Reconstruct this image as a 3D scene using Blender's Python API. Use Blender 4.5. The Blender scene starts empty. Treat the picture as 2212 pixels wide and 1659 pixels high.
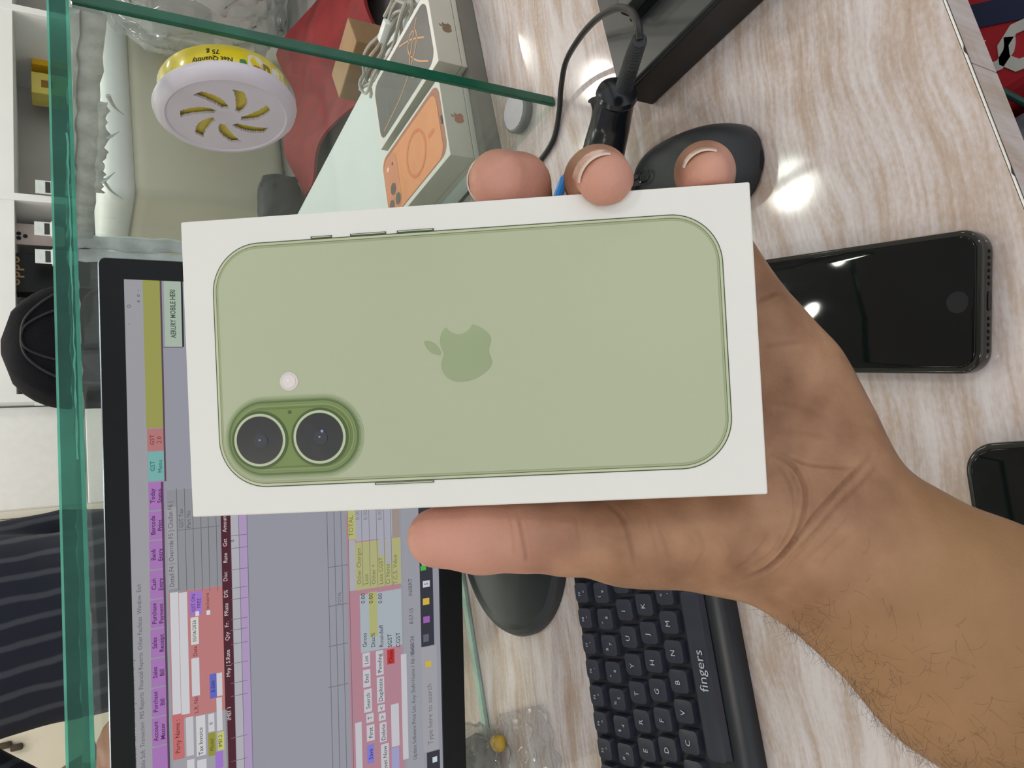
import bpy, bmesh, math, random
import numpy as np
from mathutils import Vector, Matrix
random.seed(7); np.random.seed(7)
scene = bpy.context.scene
COL = scene.collection
PI = math.pi

# ------------------------------------------------------------------ camera
FPX = 1600.0; H = 0.395
PITCH, YAW, ROLL = [math.radians(a) for a in (31.627, 16.877, 1.444)]
_fw0 = np.array([math.sin(YAW), math.cos(YAW), 0]); _r0 = np.array([math.cos(YAW), -math.sin(YAW), 0]); _z = np.array([0, 0, 1.0])
CF = math.cos(PITCH)*_fw0 - math.sin(PITCH)*_z
_u0 = math.sin(PITCH)*_fw0 + math.cos(PITCH)*_z
CU = math.cos(ROLL)*_u0 + math.sin(ROLL)*_r0
CR = math.cos(ROLL)*_r0 - math.sin(ROLL)*_u0
CAM = np.array([0, 0, H])
cd = bpy.data.cameras.new('camera'); cam = bpy.data.objects.new('camera', cd); COL.objects.link(cam)
cd.sensor_fit = 'HORIZONTAL'; cd.sensor_width = 36.0; cd.lens = FPX/2212*36.0
cd.clip_start = 0.01; cd.clip_end = 60
_X, _Y, _Z = -CU, CR, -CF          # the phone was held upright: scene-up lies to the left of the frame
cam.matrix_world = Matrix(((_X[0], _Y[0], _Z[0], 0), (_X[1], _Y[1], _Z[1], 0), (_X[2], _Y[2], _Z[2], H), (0, 0, 0, 1)))
scene.camera = cam
scene.view_settings.view_transform = 'Standard'; scene.view_settings.look = 'None'
scene.view_settings.exposure = 0.0; scene.view_settings.gamma = 1.0
scene.view_settings.use_curve_mapping = False
try:
    scene.cycles.use_denoising = True
    scene.cycles.max_bounces = 5; scene.cycles.diffuse_bounces = 3; scene.cycles.glossy_bounces = 2; scene.cycles.transparent_max_bounces = 12; scene.cycles.use_light_tree = False; scene.cycles.adaptive_threshold = .03
    scene.cycles.sample_clamp_indirect = 4.0
    scene.cycles.caustics_reflective = False; scene.cycles.caustics_refractive = False
except Exception:
    pass
world = bpy.data.worlds.new('world'); scene.world = world; world.use_nodes = True
world.node_tree.nodes['Background'].inputs[0].default_value = (0.93, 0.97, 1.0, 1)
world.node_tree.nodes['Background'].inputs[1].default_value = 0.95     # even fill, added as if daylight came through an open front behind the camera
LAMP = 54.0                                                             # radiance of the ceiling downlights

def ray(x, y):
    return CF + CR*((1659-y)-829.5)/FPX - CU*(x-1106)/FPX
def at(x, y, t): return CAM + ray(x, y)*t
def onz(x, y, z):
    d = ray(x, y); return CAM + d*(z-H)/d[2]
def ony(x, y, Y):
    d = ray(x, y); return CAM + d*Y/d[1]
def onx(x, y, X):
    d = ray(x, y); return CAM + d*X/d[0]
def onplane(x, y, c, n):
    d = ray(x, y); return CAM + d*(np.dot(np.array(c)-CAM, n)/np.dot(d, n))

# ------------------------------------------------------------------ materials
def lin(c):
    return tuple(((v/255)/12.92 if v/255 <= .04045 else ((v/255+.055)/1.055)**2.4) for v in c)
_mats = {}
def mat(name, rgb, rough=.5, metal=0.0, var=.06, scale=40.0, bump=0.0, bscale=200.0, spec=.5, sub=0.0, coat=0.0, trans=0.0, alpha=1.0):
    if name in _mats: return _mats[name]
    m = bpy.data.materials.new(name); m.use_nodes = True; _mats[name] = m
    nt = m.node_tree; b = nt.nodes['Principled BSDF']
    tc = nt.nodes.new('ShaderNodeTexCoord'); nz = nt.nodes.new('ShaderNodeTexNoise')
    nz.inputs['Scale'].default_value = scale; nz.inputs['Detail'].default_value = 1.5
    nt.links.new(tc.outputs['Object'], nz.inputs['Vector'])
    rp = nt.nodes.new('ShaderNodeValToRGB'); L = lin(rgb)
    rp.color_ramp.elements[0].position = .3; rp.color_ramp.elements[1].position = .7
    rp.color_ramp.elements[0].color = tuple(max(0, v*(1-var)) for v in L)+(1,)
    rp.color_ramp.elements[1].color = tuple(min(1, v*(1+var)) for v in L)+(1,)
    nt.links.new(nz.outputs['Fac'], rp.inputs['Fac']); nt.links.new(rp.outputs['Color'], b.inputs['Base Color'])
    b.inputs['Roughness'].default_value = rough; b.inputs['Metallic'].default_value = metal
    b.inputs['Specular IOR Level'].default_value = spec
    if sub: b.inputs['Subsurface Weight'].default_value = sub; b.inputs['Subsurface Radius'].default_value = (.004, .0015, .0008)
    if coat: b.inputs['Coat Weight'].default_value = coat; b.inputs['Coat Roughness'].default_value = .05
    if trans: b.inputs['Transmission Weight'].default_value = trans
    if alpha < 1: b.inputs['Alpha'].default_value = alpha
    if bump:
        n2 = nt.nodes.new('ShaderNodeTexNoise'); n2.inputs['Scale'].default_value = bscale; n2.inputs['Detail'].default_value = 2
        nt.links.new(tc.outputs['Object'], n2.inputs['Vector'])
        bp = nt.nodes.new('ShaderNodeBump'); bp.inputs['Strength'].default_value = bump; bp.inputs['Distance'].default_value = .002
        nt.links.new(n2.outputs['Fac'], bp.inputs['Height']); nt.links.new(bp.outputs['Normal'], b.inputs['Normal'])
    return m
def emis(name, rgb, strength=1.0):
    if name in _mats: return _mats[name]
    m = bpy.data.materials.new(name); m.use_nodes = True; _mats[name] = m
    b = m.node_tree.nodes['Principled BSDF']; b.inputs['Base Color'].default_value = (0, 0, 0, 1)
    b.inputs['Emission Color'].default_value = lin(rgb)+(1,); b.inputs['Emission Strength'].default_value = strength
    b.inputs['Roughness'].default_value = .45; b.inputs['Specular IOR Level'].default_value = .25
    if name.startswith('ui'):
        try: m.cycles.emission_sampling = 'NONE'      # tiny screen marks need no light sampling of their own
        except Exception: pass
    else:
        try: m.cycles.emission_sampling = 'FRONT'
        except Exception: pass
    return m
def clear_glass(name, tint=(.93, .975, .955), refl=1.45, haze=0.0, hazecol=(.8, .85, .85), edge=None):
    """thin architectural glass: tinted straight-through light plus Fresnel reflection"""
    m = bpy.data.materials.new(name); m.use_nodes = True; _mats[name] = m
    nt = m.node_tree; nt.nodes.clear()
    out = nt.nodes.new('ShaderNodeOutputMaterial'); tr = nt.nodes.new('ShaderNodeBsdfTransparent'); tr.inputs[0].default_value = tint+(1,)
    gl = nt.nodes.new('ShaderNodeBsdfGlossy'); gl.inputs['Roughness'].default_value = .02; gl.inputs[0].default_value = (1, 1, 1, 1)
    lw = nt.nodes.new('ShaderNodeLayerWeight'); lw.inputs[0].default_value = .5      # facing: the same from both sides of the sheet
    pw_ = nt.nodes.new('ShaderNodeMath'); pw_.operation = 'POWER'; pw_.inputs[1].default_value = 5.0
    fr = nt.nodes.new('ShaderNodeMath'); fr.operation = 'MULTIPLY_ADD'; r0_ = ((refl-1)/(refl+1))**2; fr.inputs[1].default_value = .6; fr.inputs[2].default_value = r0_
    nt.links.new(lw.outputs['Facing'], pw_.inputs[0]); nt.links.new(pw_.outputs[0], fr.inputs[0])
    mx = nt.nodes.new('ShaderNodeMixShader')
    nt.links.new(fr.outputs[0], mx.inputs[0]); nt.links.new(gl.outputs[0], mx.inputs[2])
    if haze:
        df = nt.nodes.new('ShaderNodeBsdfDiffuse'); df.inputs[0].default_value = hazecol+(1,)
        tl = nt.nodes.new('ShaderNodeBsdfTranslucent'); tl.inputs[0].default_value = hazecol+(1,)
        ad = nt.nodes.new('ShaderNodeMixShader'); ad.inputs[0].default_value = .5
        nt.links.new(df.outputs[0], ad.inputs[1]); nt.links.new(tl.outputs[0], ad.inputs[2])
        m2 = nt.nodes.new('ShaderNodeMixShader')
        tc = nt.nodes.new('ShaderNodeTexCoord'); nz = nt.nodes.new('ShaderNodeTexNoise'); nz.inputs['Scale'].default_value = 14
        nz.inputs['Detail'].default_value = 1
        mr = nt.nodes.new('ShaderNodeMapRange'); mr.inputs[3].default_value = haze*.6; mr.inputs[4].default_value = min(1, haze*1.4)
        nt.links.new(tc.outputs['Object'], nz.inputs['Vector']); nt.links.new(nz.outputs['Fac'], mr.inputs[0])
        nt.links.new(mr.outputs[0], m2.inputs[0])
        nt.links.new(tr.outputs[0], m2.inputs[1]); nt.links.new(ad.outputs[0], m2.inputs[2]); nt.links.new(m2.outputs[0], mx.inputs[1])
    else:
        nt.links.new(tr.outputs[0], mx.inputs[1])
    nt.links.new(mx.outputs[0], out.inputs[0])
    return m

# ------------------------------------------------------------------ mesh helpers
def link(o, parent=None):
    COL.objects.link(o)
    if parent is not None: o.parent = parent
    return o
def obj(name, me, m, parent=None, smooth=False, M=None):
    o = bpy.data.objects.new(name, me)
    if m is not None and len(me.materials) == 0:
        for mm in (m if isinstance(m, (list, tuple)) else [m]): me.materials.append(mm)
    if smooth:
        me.polygons.foreach_set('use_smooth', [True]*len(me.polygons))
        if smooth != 'all':
            try: me.set_sharp_from_angle(angle=math.radians(40))
            except Exception: pass
    link(o, parent)
    if M is not None: o.matrix_local = M
    return o
def thing(name, label, cat, loc=(0, 0, 0), M=None, group=None, kind=None):
    o = bpy.data.objects.new(name, None); link(o); o.empty_display_size = .02
    if M is not None: o.matrix_world = M
    else: o.location = loc
    return tag(o, label, cat, group, kind)
def tag(o, label=None, cat=None, group=None, kind=None):
    if label: o['label'] = label
    if cat: o['category'] = cat
    if group: o['group'] = group
    if kind: o['kind'] = kind
    return o
def me_from(v, f, name='m'):
    me = bpy.data.meshes.new(name); me.from_pydata([tuple(map(float, p)) for p in v], [], [tuple(q) for q in f]); me.update(); return me
def bm_me(bm, name='m'):
    bmesh.ops.recalc_face_normals(bm, faces=bm.faces)
    me = bpy.data.meshes.new(name); bm.to_mesh(me); bm.free(); return me
def box_me(x0, x1, y0, y1, z0, z1, bev=0.0, seg=2):
    bm = bmesh.new(); bmesh.ops.create_cube(bm, size=1)
    for v in bm.verts:
        v.co = Vector(((x0+x1)/2+v.co.x*(x1-x0), (y0+y1)/2+v.co.y*(y1-y0), (z0+z1)/2+v.co.z*(z1-z0)))
    if bev: bmesh.ops.bevel(bm, geom=bm.edges[:], offset=bev, segments=seg, profile=.5, affect='EDGES', clamp_overlap=True)
    return bm_me(bm)
def rrect(w, h, r, n=8):
    pts = []
    for cx, cy, a0 in ((w/2-r, h/2-r, 0), (-w/2+r, h/2-r, 90), (-w/2+r, -h/2+r, 180), (w/2-r, -h/2+r, 270)):
        for i in range(n+1):
            a = math.radians(a0+90*i/n); pts.append((cx+r*math.cos(a), cy+r*math.sin(a)))
    return pts
def prism(pts, z0, z1, bev=0.0, seg=2):
    """closed 2-D outline extruded from z0 to z1, edges optionally bevelled"""
    n = len(pts); v = []; f = []
    rings = [(0, z0), (0, z1)] if not bev else []
    if bev:
        for i in range(seg+1):
            a = PI/2*i/seg; rings.append((bev*(1-math.sin(a)), z0+bev*(1-math.cos(a))))
        for i in range(seg+1):
            a = PI/2*i/seg; rings.append((bev*(1-math.cos(a)), z1-bev*(1-math.sin(a))))
    P = np.array(pts); nx = np.roll(P, -1, 0)-np.roll(P, 1, 0); nx /= np.maximum(np.linalg.norm(nx, axis=1), 1e-12)[:, None]
    N = np.stack([nx[:, 1], -nx[:, 0]], 1)
    for ins, z in rings:
        Q = P-N*ins
        v += [(q[0], q[1], z) for q in Q]
    for k in range(len(rings)-1):
        for i in range(n):
            j = (i+1) % n; f.append((k*n+i, k*n+j, (k+1)*n+j, (k+1)*n+i))
    f.append(tuple(range(n-1, -1, -1))); f.append(tuple((len(rings)-1)*n+i for i in range(n)))
    return me_from(v, f)
def flat(pts, z):
    return me_from([(p[0], p[1], z) for p in pts], [tuple(range(len(pts)))])
def ringface(outer, inner, z, z2=None):
    n = len(outer); z2 = z if z2 is None else z2
    return me_from([(p[0], p[1], z) for p in outer]+[(p[0], p[1], z2) for p in inner], [(i, (i+1) % n, n+(i+1) % n, n+i) for i in range(n)])
def circ(cx, cy, r, n=40, ry=None):
    ry = r if ry is None else ry
    return [(cx+r*math.cos(2*PI*i/n), cy+ry*math.sin(2*PI*i/n)) for i in range(n)]
def lathe(prof, n=48):
    v = []; f = []; k = len(prof)
    for i in range(n):
        a = 2*PI*i/n
        for r, z in prof: v.append((r*math.cos(a), r*math.sin(a), z))
    for i in range(n):
        j = (i+1) % n
        for q in range(k-1): f.append((i*k+q, j*k+q, j*k+q+1, i*k+q+1))
    bm = bmesh.new(); me = me_from(v, f); bm.from_mesh(me); bmesh.ops.remove_doubles(bm, verts=bm.verts, dist=1e-6)
    return bm_me(bm)
def catmull(P, n=8, closed=False):
    P = [np.array(p, float) for p in P]; out = []
    L = len(P)
    for i in range(L if closed else L-1):
        p0 = P[(i-1) % L] if closed or i > 0 else 2*P[0]-P[1]
        p1 = P[i]; p2 = P[(i+1) % L]
        p3 = P[(i+2) % L] if closed or i < L-2 else 2*P[-1]-P[-2]
        for j in range(n):
            t = j/n; out.append(.5*((2*p1)+(-p0+p2)*t+(2*p0-5*p1+4*p2-p3)*t*t+(-p0+3*p1-3*p2+p3)*t**3))
    if not closed: out.append(P[-1])
    return out
def tube_vf(path, r, sides=8, base=0, caps=True):
    path = [np.array(p, float) for p in path]; n = len(path); v = []; f = []
    rs = r if hasattr(r, '__len__') else [r]*n
    t0 = path[1]-path[0]; t0 /= np.linalg.norm(t0); a = np.cross(t0, [0, 0, 1.0])
    if np.linalg.norm(a) < .1: a = np.cross(t0, [1.0, 0, 0])
    a /= np.linalg.norm(a)
    for i in range(n):
        t = path[min(i+1, n-1)]-path[max(i-1, 0)]; t /= max(np.linalg.norm(t), 1e-12)
        a = a-t*np.dot(a, t); a /= max(np.linalg.norm(a), 1e-12); b = np.cross(t, a)
        for k in range(sides):
            an = 2*PI*k/sides; v.append(path[i]+rs[i]*(math.cos(an)*a+math.sin(an)*b))
    for i in range(n-1):
        for k in range(sides):
            k2 = (k+1) % sides; f.append((base+i*sides+k, base+i*sides+k2, base+(i+1)*sides+k2, base+(i+1)*sides+k))
    if caps:
        f.append(tuple(base+k for k in range(sides-1, -1, -1))); f.append(tuple(base+(n-1)*sides+k for k in range(sides)))
    return v, f
def tube(path, r, sides=8): return me_from(*tube_vf(path, r, sides))
def join(meshes, name='m'):
    v = []; f = []; mi = []; mats = []
    for me in meshes:
        b = len(v); v += [tuple(x.co) for x in me.vertices]
        off = 0
        if len(me.materials):
            off = len(mats); mats += list(me.materials)
        for p in me.polygons: f.append(tuple(b+i for i in p.vertices)); mi.append(off+p.material_index)
    out = me_from(v, f, name)
    for m in mats: out.materials.append(m)
    if mats: out.polygons.foreach_set('material_index', mi)
    return out
def xform(me, M): me.transform(M); return me
def frame(o, ex, ey, ez):
    return Matrix(((ex[0], ey[0], ez[0], o[0]), (ex[1], ey[1], ez[1], o[1]), (ex[2], ey[2], ez[2], o[2]), (0, 0, 0, 1)))
def zrot(loc, deg): return Matrix.Translation(loc) @ Matrix.Rotation(math.radians(deg), 4, 'Z')
_tc = {}
def text_me(s, size, align='CENTER', extrude=0.0, bold=0.0, shear=0.0, xs=1.0):
    k = (s, size, align, extrude, bold, shear, xs)
    cu = bpy.data.curves.new('t', 'FONT'); cu.body = s; cu.size = size; cu.align_x = align; cu.align_y = 'CENTER'
    cu.resolution_u = 2; cu.extrude = extrude; cu.offset = bold; cu.shear = shear
    o = bpy.data.objects.new('t', cu); COL.objects.link(o)
    bpy.context.view_layer.update()
    dg = bpy.context.evaluated_depsgraph_get(); me = bpy.data.meshes.new_from_object(o.evaluated_get(dg), depsgraph=dg)
    bpy.data.objects.remove(o); bpy.data.curves.remove(cu); me.materials.clear()
    if xs != 1.0: me.transform(Matrix.Scale(xs, 4, (1, 0, 0)))
    return me

# ------------------------------------------------------------------ room shell
m_wall = mat('wall_paint', (238, 230, 214), .8, var=.02, scale=3)
m_ceil = mat('ceiling_paint', (240, 240, 238), .85, var=.02, scale=3)
m_floor = mat('floor_tile_grey', (120, 118, 116), .4, var=.12, scale=8)
FZ = -.75; CZ = 2.05
def struct(name, me, m, smooth=False):
    o = obj(name, me, m, smooth=smooth); o['kind'] = 'structure'; return o
struct('floor', box_me(-3, 4.2, -1.6, 3.5, FZ-.05, FZ), m_floor)
struct('ceiling', box_me(-3, 4.2, -1.6, 3.5, CZ, CZ+.05), m_ceil)
struct('wall_back', box_me(-3, 4.2, 3.3, 3.5, FZ, CZ), m_wall)
struct('wall_left', box_me(-3.1, -3, -1.6, 3.5, FZ, CZ), m_wall)
struct('wall_right', box_me(4.2, 4.3, -1.6, 3.5, FZ, CZ), m_wall)

# ceiling downlights: a few placed from desk highlights, the rest added to brighten
m_lamp = emis('lamp_glow', (255, 250, 240), LAMP)
m_trim = mat('lamp_trim_white', (235, 235, 232), .4)
def refl(x, y):
    P = onz(x, y, 0); d = ray(x, y).copy(); d[2] *= -1; t = (CZ-.02)/d[2]; return P+d*t
lamp_xy = []
for p in ((1105, 115), (1292, 175), (1705, 400), (1100, 1390)):
    q = refl(*p); lamp_xy.append((min(4.0, max(-2.8, q[0])), min(3.1, max(-1.4, q[1]))))
lamp_xy += [(-2.3, 1.0), (.35, 2.3), (-1.9, 1.9), (-1.9, .2), (-.6, -.5), (.9, -.6), (2.4, .6), (2.4, -.7), (3.4, 1.6), (-1.5, 2.3), (.75, 1.95), (1.65, 2.0), (3.2, 2.3), (-.45, 2.55), (1.2, 2.5), (2.0, 2.55)]  # extra downlights added out of view to brighten the room and far aisle
housing = lathe([(.095, -.002), (.125, -.002), (.13, -.012), (.12, -.02), (.1, -.02), (.095, -.012)], 32)
diff_me = flat(circ(0, 0, .097, 16)[::-1], -.012)
for i, (lx, ly) in enumerate(lamp_xy):
    t = thing('ceiling_light', 'round white ceiling downlight of a set mostly added to brighten the shop', 'ceiling light', (lx, ly, CZ), group='ceiling downlights')
    obj('trim_ring', housing, m_trim, t, smooth=True); obj('diffuser', diff_me, m_lamp, t)

# ------------------------------------------------------------------ desk
def desk_material():
    m = bpy.data.materials.new('whitewashed_wood_laminate'); m.use_nodes = True; nt = m.node_tree; b = nt.nodes['Principled BSDF']
    N = nt.nodes.new; Lk = nt.links.new
    tc = N('ShaderNodeTexCoord')
    mp = N('ShaderNodeMapping'); mp.inputs['Scale'].default_value = (1.0, 1.0, 1.0); mp.inputs['Rotation'].default_value = (0, 0, .12)
    Lk(tc.outputs['Object'], mp.inputs[0])
    wz = N('ShaderNodeTexNoise'); wz.inputs['Scale'].default_value = 6.0; wz.inputs['Detail'].default_value = 2
    Lk(mp.outputs[0], wz.inputs[0])
    sub = N('ShaderNodeVectorMath'); sub.operation = 'SUBTRACT'; sub.inputs[1].default_value = (.5, .5, .5); Lk(wz.outputs['Color'], sub.inputs[0])
    sc = N('ShaderNodeVectorMath'); sc.operation = 'MULTIPLY'; sc.inputs[1].default_value = (.03, .055, 0); Lk(sub.outputs[0], sc.inputs[0])
    ad = N('ShaderNodeVectorMath'); ad.operation = 'ADD'; Lk(mp.outputs[0], ad.inputs[0]); Lk(sc.outputs[0], ad.inputs[1])
    st = N('ShaderNodeVectorMath'); st.operation = 'MULTIPLY'; st.inputs[1].default_value = (7, 42, 1); Lk(ad.outputs[0], st.inputs[0])
    n1 = N('ShaderNodeTexNoise'); n1.inputs['Scale'].default_value = 1.0; n1.inputs['Detail'].default_value = 4; n1.inputs['Roughness'].default_value = .62
    Lk(st.outputs[0], n1.inputs[0])
    st2 = N('ShaderNodeVectorMath'); st2.operation = 'MULTIPLY'; st2.inputs[1].default_value = (26, 300, 1); Lk(ad.outputs[0], st2.inputs[0])
    n2 = N('ShaderNodeTexNoise'); n2.inputs['Scale'].default_value = 1.0; n2.inputs['Detail'].default_value = 3; Lk(st2.outputs[0], n2.inputs[0])
    n3 = N('ShaderNodeTexNoise'); n3.inputs['Scale'].default_value = 9.0; n3.inputs['Detail'].default_value = 3; Lk(mp.outputs[0], n3.inputs[0])
    mx = N('ShaderNodeMath'); mx.operation = 'MULTIPLY_ADD'; mx.inputs[1].default_value = .42; Lk(n2.outputs['Fac'], mx.inputs[0]); Lk(n1.outputs['Fac'], mx.inputs[2])
    mx2 = N('ShaderNodeMath'); mx2.operation = 'MULTIPLY_ADD'; mx2.inputs[1].default_value = .35; Lk(n3.outputs['Fac'], mx2.inputs[0]); Lk(mx.outputs[0], mx2.inputs[2])
    n4 = N('ShaderNodeTexNoise'); n4.inputs['Scale'].default_value = 1.0; n4.inputs['Detail'].default_value = 4
    st4 = N('ShaderNodeVectorMath'); st4.operation = 'MULTIPLY'; st4.inputs[1].default_value = (260, 420, 1); Lk(mp.outputs[0], st4.inputs[0]); Lk(st4.outputs[0], n4.inputs[0])
    mx3 = N('ShaderNodeMath'); mx3.operation = 'MULTIPLY_ADD'; mx3.inputs[1].default_value = .30; Lk(n4.outputs['Fac'], mx3.inputs[0]); Lk(mx2.outputs[0], mx3.inputs[2]); mx2 = mx3
    rp = N('ShaderNodeValToRGB'); e = rp.color_ramp.elements
    e[0].position = .74; e[0].color = lin((184, 158, 142))+(1,)
    e[1].position = 1.0; e[1].color = lin((226, 218, 219))+(1,)
    a = e.new(.84); a.color = lin((199, 180, 169))+(1,)
    a = e.new(.92); a.color = lin((215, 203, 202))+(1,)
    mr = N('ShaderNodeMapRange'); mr.inputs[1].default_value = .74; mr.inputs[2].default_value = 1.30; mr.inputs[3].default_value = .73; mr.inputs[4].default_value = 1.05
    Lk(mx2.outputs[0], mr.inputs[0]); Lk(mr.outputs[0], rp.inputs[0]); Lk(rp.outputs[0], b.inputs['Base Color'])
    b.inputs['Roughness'].default_value = .085; b.inputs['Specular IOR Level'].default_value = .5
    return m
m_desk = desk_material()
m_under = mat('desk_carcass', (150, 140, 130), .6)
DY0 = .141
desk = thing('desk', 'whitewashed wood-grain laminate desk with chipped front edge', 'desk', (0, 0, 0))
# top sheet with a slightly chipped front edge
rng = random.Random(3)
front = []
x = -1.3
while x < 1.5:
    chip = 0.0
    if rng.random() < .05: chip = rng.uniform(.0004, .0011)
    front.append((x, DY0+chip)); x += rng.uniform(.0015, .004)
outline = front+[(1.5, DY0), (1.5, .552), (.412, .552), (.412, 1.02), (-1.3, 1.02)]
obj('laminate_top', prism(outline, -.0012, 0), m_desk, desk)
core = [(-1.3, DY0+.002), (1.5, DY0+.002), (1.5, .552), (.412, .552), (.412, 1.02), (-1.3, 1.02)]
obj('core_board', prism(core, -.024, -.0012), m_under, desk)
e1 = box_me(-1.3, .205, DY0-.0005, DY0+.0015, -.026, -.0018); e2 = box_me(.2058, 1.5, DY0-.0005, DY0+.0015, -.026, -.0018)
for e_ in (e1, e2): obj('edge_strip', e_, m_desk, desk)
obj('bright_core_line', box_me(-1.3, 1.5, DY0-.0002, DY0+.0022, -.0022, -.0013), mat('laminate_core_dark', (70, 60, 55), .8), desk)
obj('white_edge_line', prism([(p[0], p[1]-.0001) for p in front]+[(1.5, DY0+.0007), (-1.3, DY0+.0007)], -.0010, .00012), mat('laminate_white_rim', (244, 242, 236), .5), desk)
obj('cabinet_carcass', box_me(-1.28, -.6, .3, 1.0, FZ, -.024), m_under, desk)
obj('back_panel', box_me(-.6, 1.48, .545, .551, FZ, -.024), mat('dark_back_panel', (70, 68, 70), .7), desk)

# ------------------------------------------------------------------ glass screen round the desk
m_glass = clear_glass('pane_glass', (.94, .975, .96), 1.35, haze=.035, hazecol=(.75, .82, .82))
def edge_green(name, col, thr, tint):
    m = bpy.data.materials.new(name); m.use_nodes = True; nt = m.node_tree; nt.nodes.clear()
    out = nt.nodes.new('ShaderNodeOutputMaterial'); tr = nt.nodes.new('ShaderNodeBsdfTransparent'); tr.inputs[0].default_value = tint+(1,)
    pb = nt.nodes.new('ShaderNodeBsdfPrincipled'); pb.inputs['Roughness'].default_value = .18
    tc = nt.nodes.new('ShaderNodeTexCoord'); nz = nt.nodes.new('ShaderNodeTexNoise'); nz.inputs['Scale'].default_value = 30; nz.inputs['Detail'].default_value = 5
    rp = nt.nodes.new('ShaderNodeValToRGB'); L = lin(col); rp.color_ramp.elements[0].position = .35; rp.color_ramp.elements[1].position = .7
    rp.color_ramp.elements[0].color = tuple(v*.8 for v in L)+(1,); rp.color_ramp.elements[1].color = tuple(v*1.25 for v in L)+(1,)
    nt.links.new(tc.outputs['Object'], nz.inputs[0]); nt.links.new(nz.outputs['Fac'], rp.inputs[0]); nt.links.new(rp.outputs[0], pb.inputs['Base Color'])
    mx = nt.nodes.new('ShaderNodeMixShader'); mx.inputs[0].default_value = thr
    nt.links.new(pb.outputs[0], mx.inputs[1]); nt.links.new(tr.outputs[0], mx.inputs[2]); nt.links.new(mx.outputs[0], out.inputs[0])
    return m
m_edge = edge_green('glass_edge_green', (58, 116, 102), .62, (.38, .70, .62))
m_bev = edge_green('glass_bevel_teal', (118, 200, 178), .45, (.45, .92, .80))
m_edge_dk = edge_green('glass_edge_dark_green', (30, 96, 72), .08, (.2, .6, .45))
m_sil = mat('silicone_grey', (200, 207, 205), .35, var=.18, scale=60, bump=.6, bscale=120, trans=.0)
GX, GY0, GY1 = .404, .455, .786       # side pane plane, near edge, far corner
PZ0, PZ1 = .3825, .3948               # top plate
sp = thing('glass_partition', 'upright side pane of the glass screen with dark green polished edge', 'glass partition', (GX, GY0, 0))
obj('pane', box_me(0, .008, .004, GY1-GY0, .0005, PZ0-.001), m_glass, sp)
obj('polished_edge', box_me(-.0004, .0084, -.0004, .0038, .0005, PZ0-.001, .0008, 1), m_edge_dk, sp)
def lumpy_strip(p0, p1, wdir, w, out, th, n=70, seed=1, wob=.25):
    r_ = random.Random(seed); v = []; f = []
    p0, p1, wdir, out = [np.array(a, float) for a in (p0, p1, wdir, out)]
    for i in range(n+1):
        c = p0+(p1-p0)*i/n
        a = w*(.5+wob*(r_.random()-.5)); b = w*(.5+wob*(r_.random()-.5)); h1 = th*(.7+.6*r_.random())
        ring = [c-wdir*a, c-wdir*a*.8+out*h1*.8, c+out*h1*(.75+.5*r_.random()), c+wdir*b*.8+out*h1*.8, c+wdir*b]
        v += ring
    for i in range(n):
        for k in range(4): f.append((i*5+k, i*5+k+1, (i+1)*5+k+1, (i+1)*5+k))
        f.append((i*5+4, i*5, (i+1)*5, (i+1)*5+4))
    f.append((0, 1, 2, 3, 4)); f.append(tuple(n*5+k for k in (4, 3, 2, 1, 0)))
    return me_from(v, f)
Lp = GY1-GY0
s1 = lumpy_strip((-.0001, .006, PZ0-.011), (-.0001, Lp-.004, PZ0-.013), (0, 0, 1), .020, (-1, 0, 0), .0016, 22, 2, .12)
s2 = lumpy_strip((-.002, .004, PZ0-.003), (-.002, Lp-.004, PZ0-.003), (0, 0, 1), .006, (-1, 0, 0), .003, 30, 5, .4)
s3 = lumpy_strip((-.0001, .10, PZ0-.023), (-.0001, .235, PZ0-.024), (0, 0, 1), .010, (-1, 0, 0), .001, 26, 8, .5)
for s_ in (s1, s2, s3): obj('silicone_bead', s_, m_sil, sp, smooth=True)
wisps = []
for (yy, zz, dy, dz) in ((.09, PZ0-.026, .02, -.012), (.145, PZ0-.028, -.012, -.008), (.21, PZ0-.027, .03, -.018), (.215, PZ0-.027, -.02, -.009)):
    path = catmull([(-.001, yy, zz), (-.003, yy+dy*.5, zz+dz*.4), (-.002, yy+dy, zz+dz)], 6)
    wisps.append(tube(path, [.0018*(1-.8*i/(len(path)-1)) for i in range(len(path))], 6))
for w_ in wisps: obj('silicone_wisp', w_, m_sil, sp, smooth=True)
bp_ = thing('glass_partition', 'long upright back pane of the glass screen standing behind the monitor', 'glass partition', (-1.2, GY1, 0))
obj('pane', box_me(0, 1.2+GX+.008, .0002, .0082, .004, PZ0-.001), m_glass, bp_)
obj('bottom_edge', box_me(0, 1.2+GX+.008, -.0006, .0088, .0002, .004), edge_green('glass_bottom_pale', (205, 235, 222), .1, (.8, .95, .9)), bp_)
v1 = lumpy_strip((1.2+GX-.002, -.001, .004), (1.2+GX-.003, -.001, PZ0-.004), (.93, -.37, 0), .016, (-.37, -.93, 0), .003, 30, 3, .25)
v2 = lumpy_strip((1.2+GX-.018, -.0005, .02), (1.2+GX-.018, -.0005, PZ0-.004), (1, 0, 0), .014, (0, -1, 0), .0012, 30, 4, .2)
v3 = lumpy_strip((0, -.001, PZ0-.005), (1.2+GX-.012, -.001, PZ0-.005), (0, 0, 1), .009, (0, -1, 0), .002, 160, 6, .3)
for s_ in (v1, v2, v3): obj('silicone_bead', s_, m_sil, bp_, smooth=True)
tp = thing('glass_shelf', 'horizontal glass top plate with thick green front edge above the monitor', 'glass shelf', (-1.2, .448, PZ0))
TW = 1.2+GX+.06; th = PZ1-PZ0
obj('pane', box_me(0, TW, .004, .36, 0, th), m_glass, tp)
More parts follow.
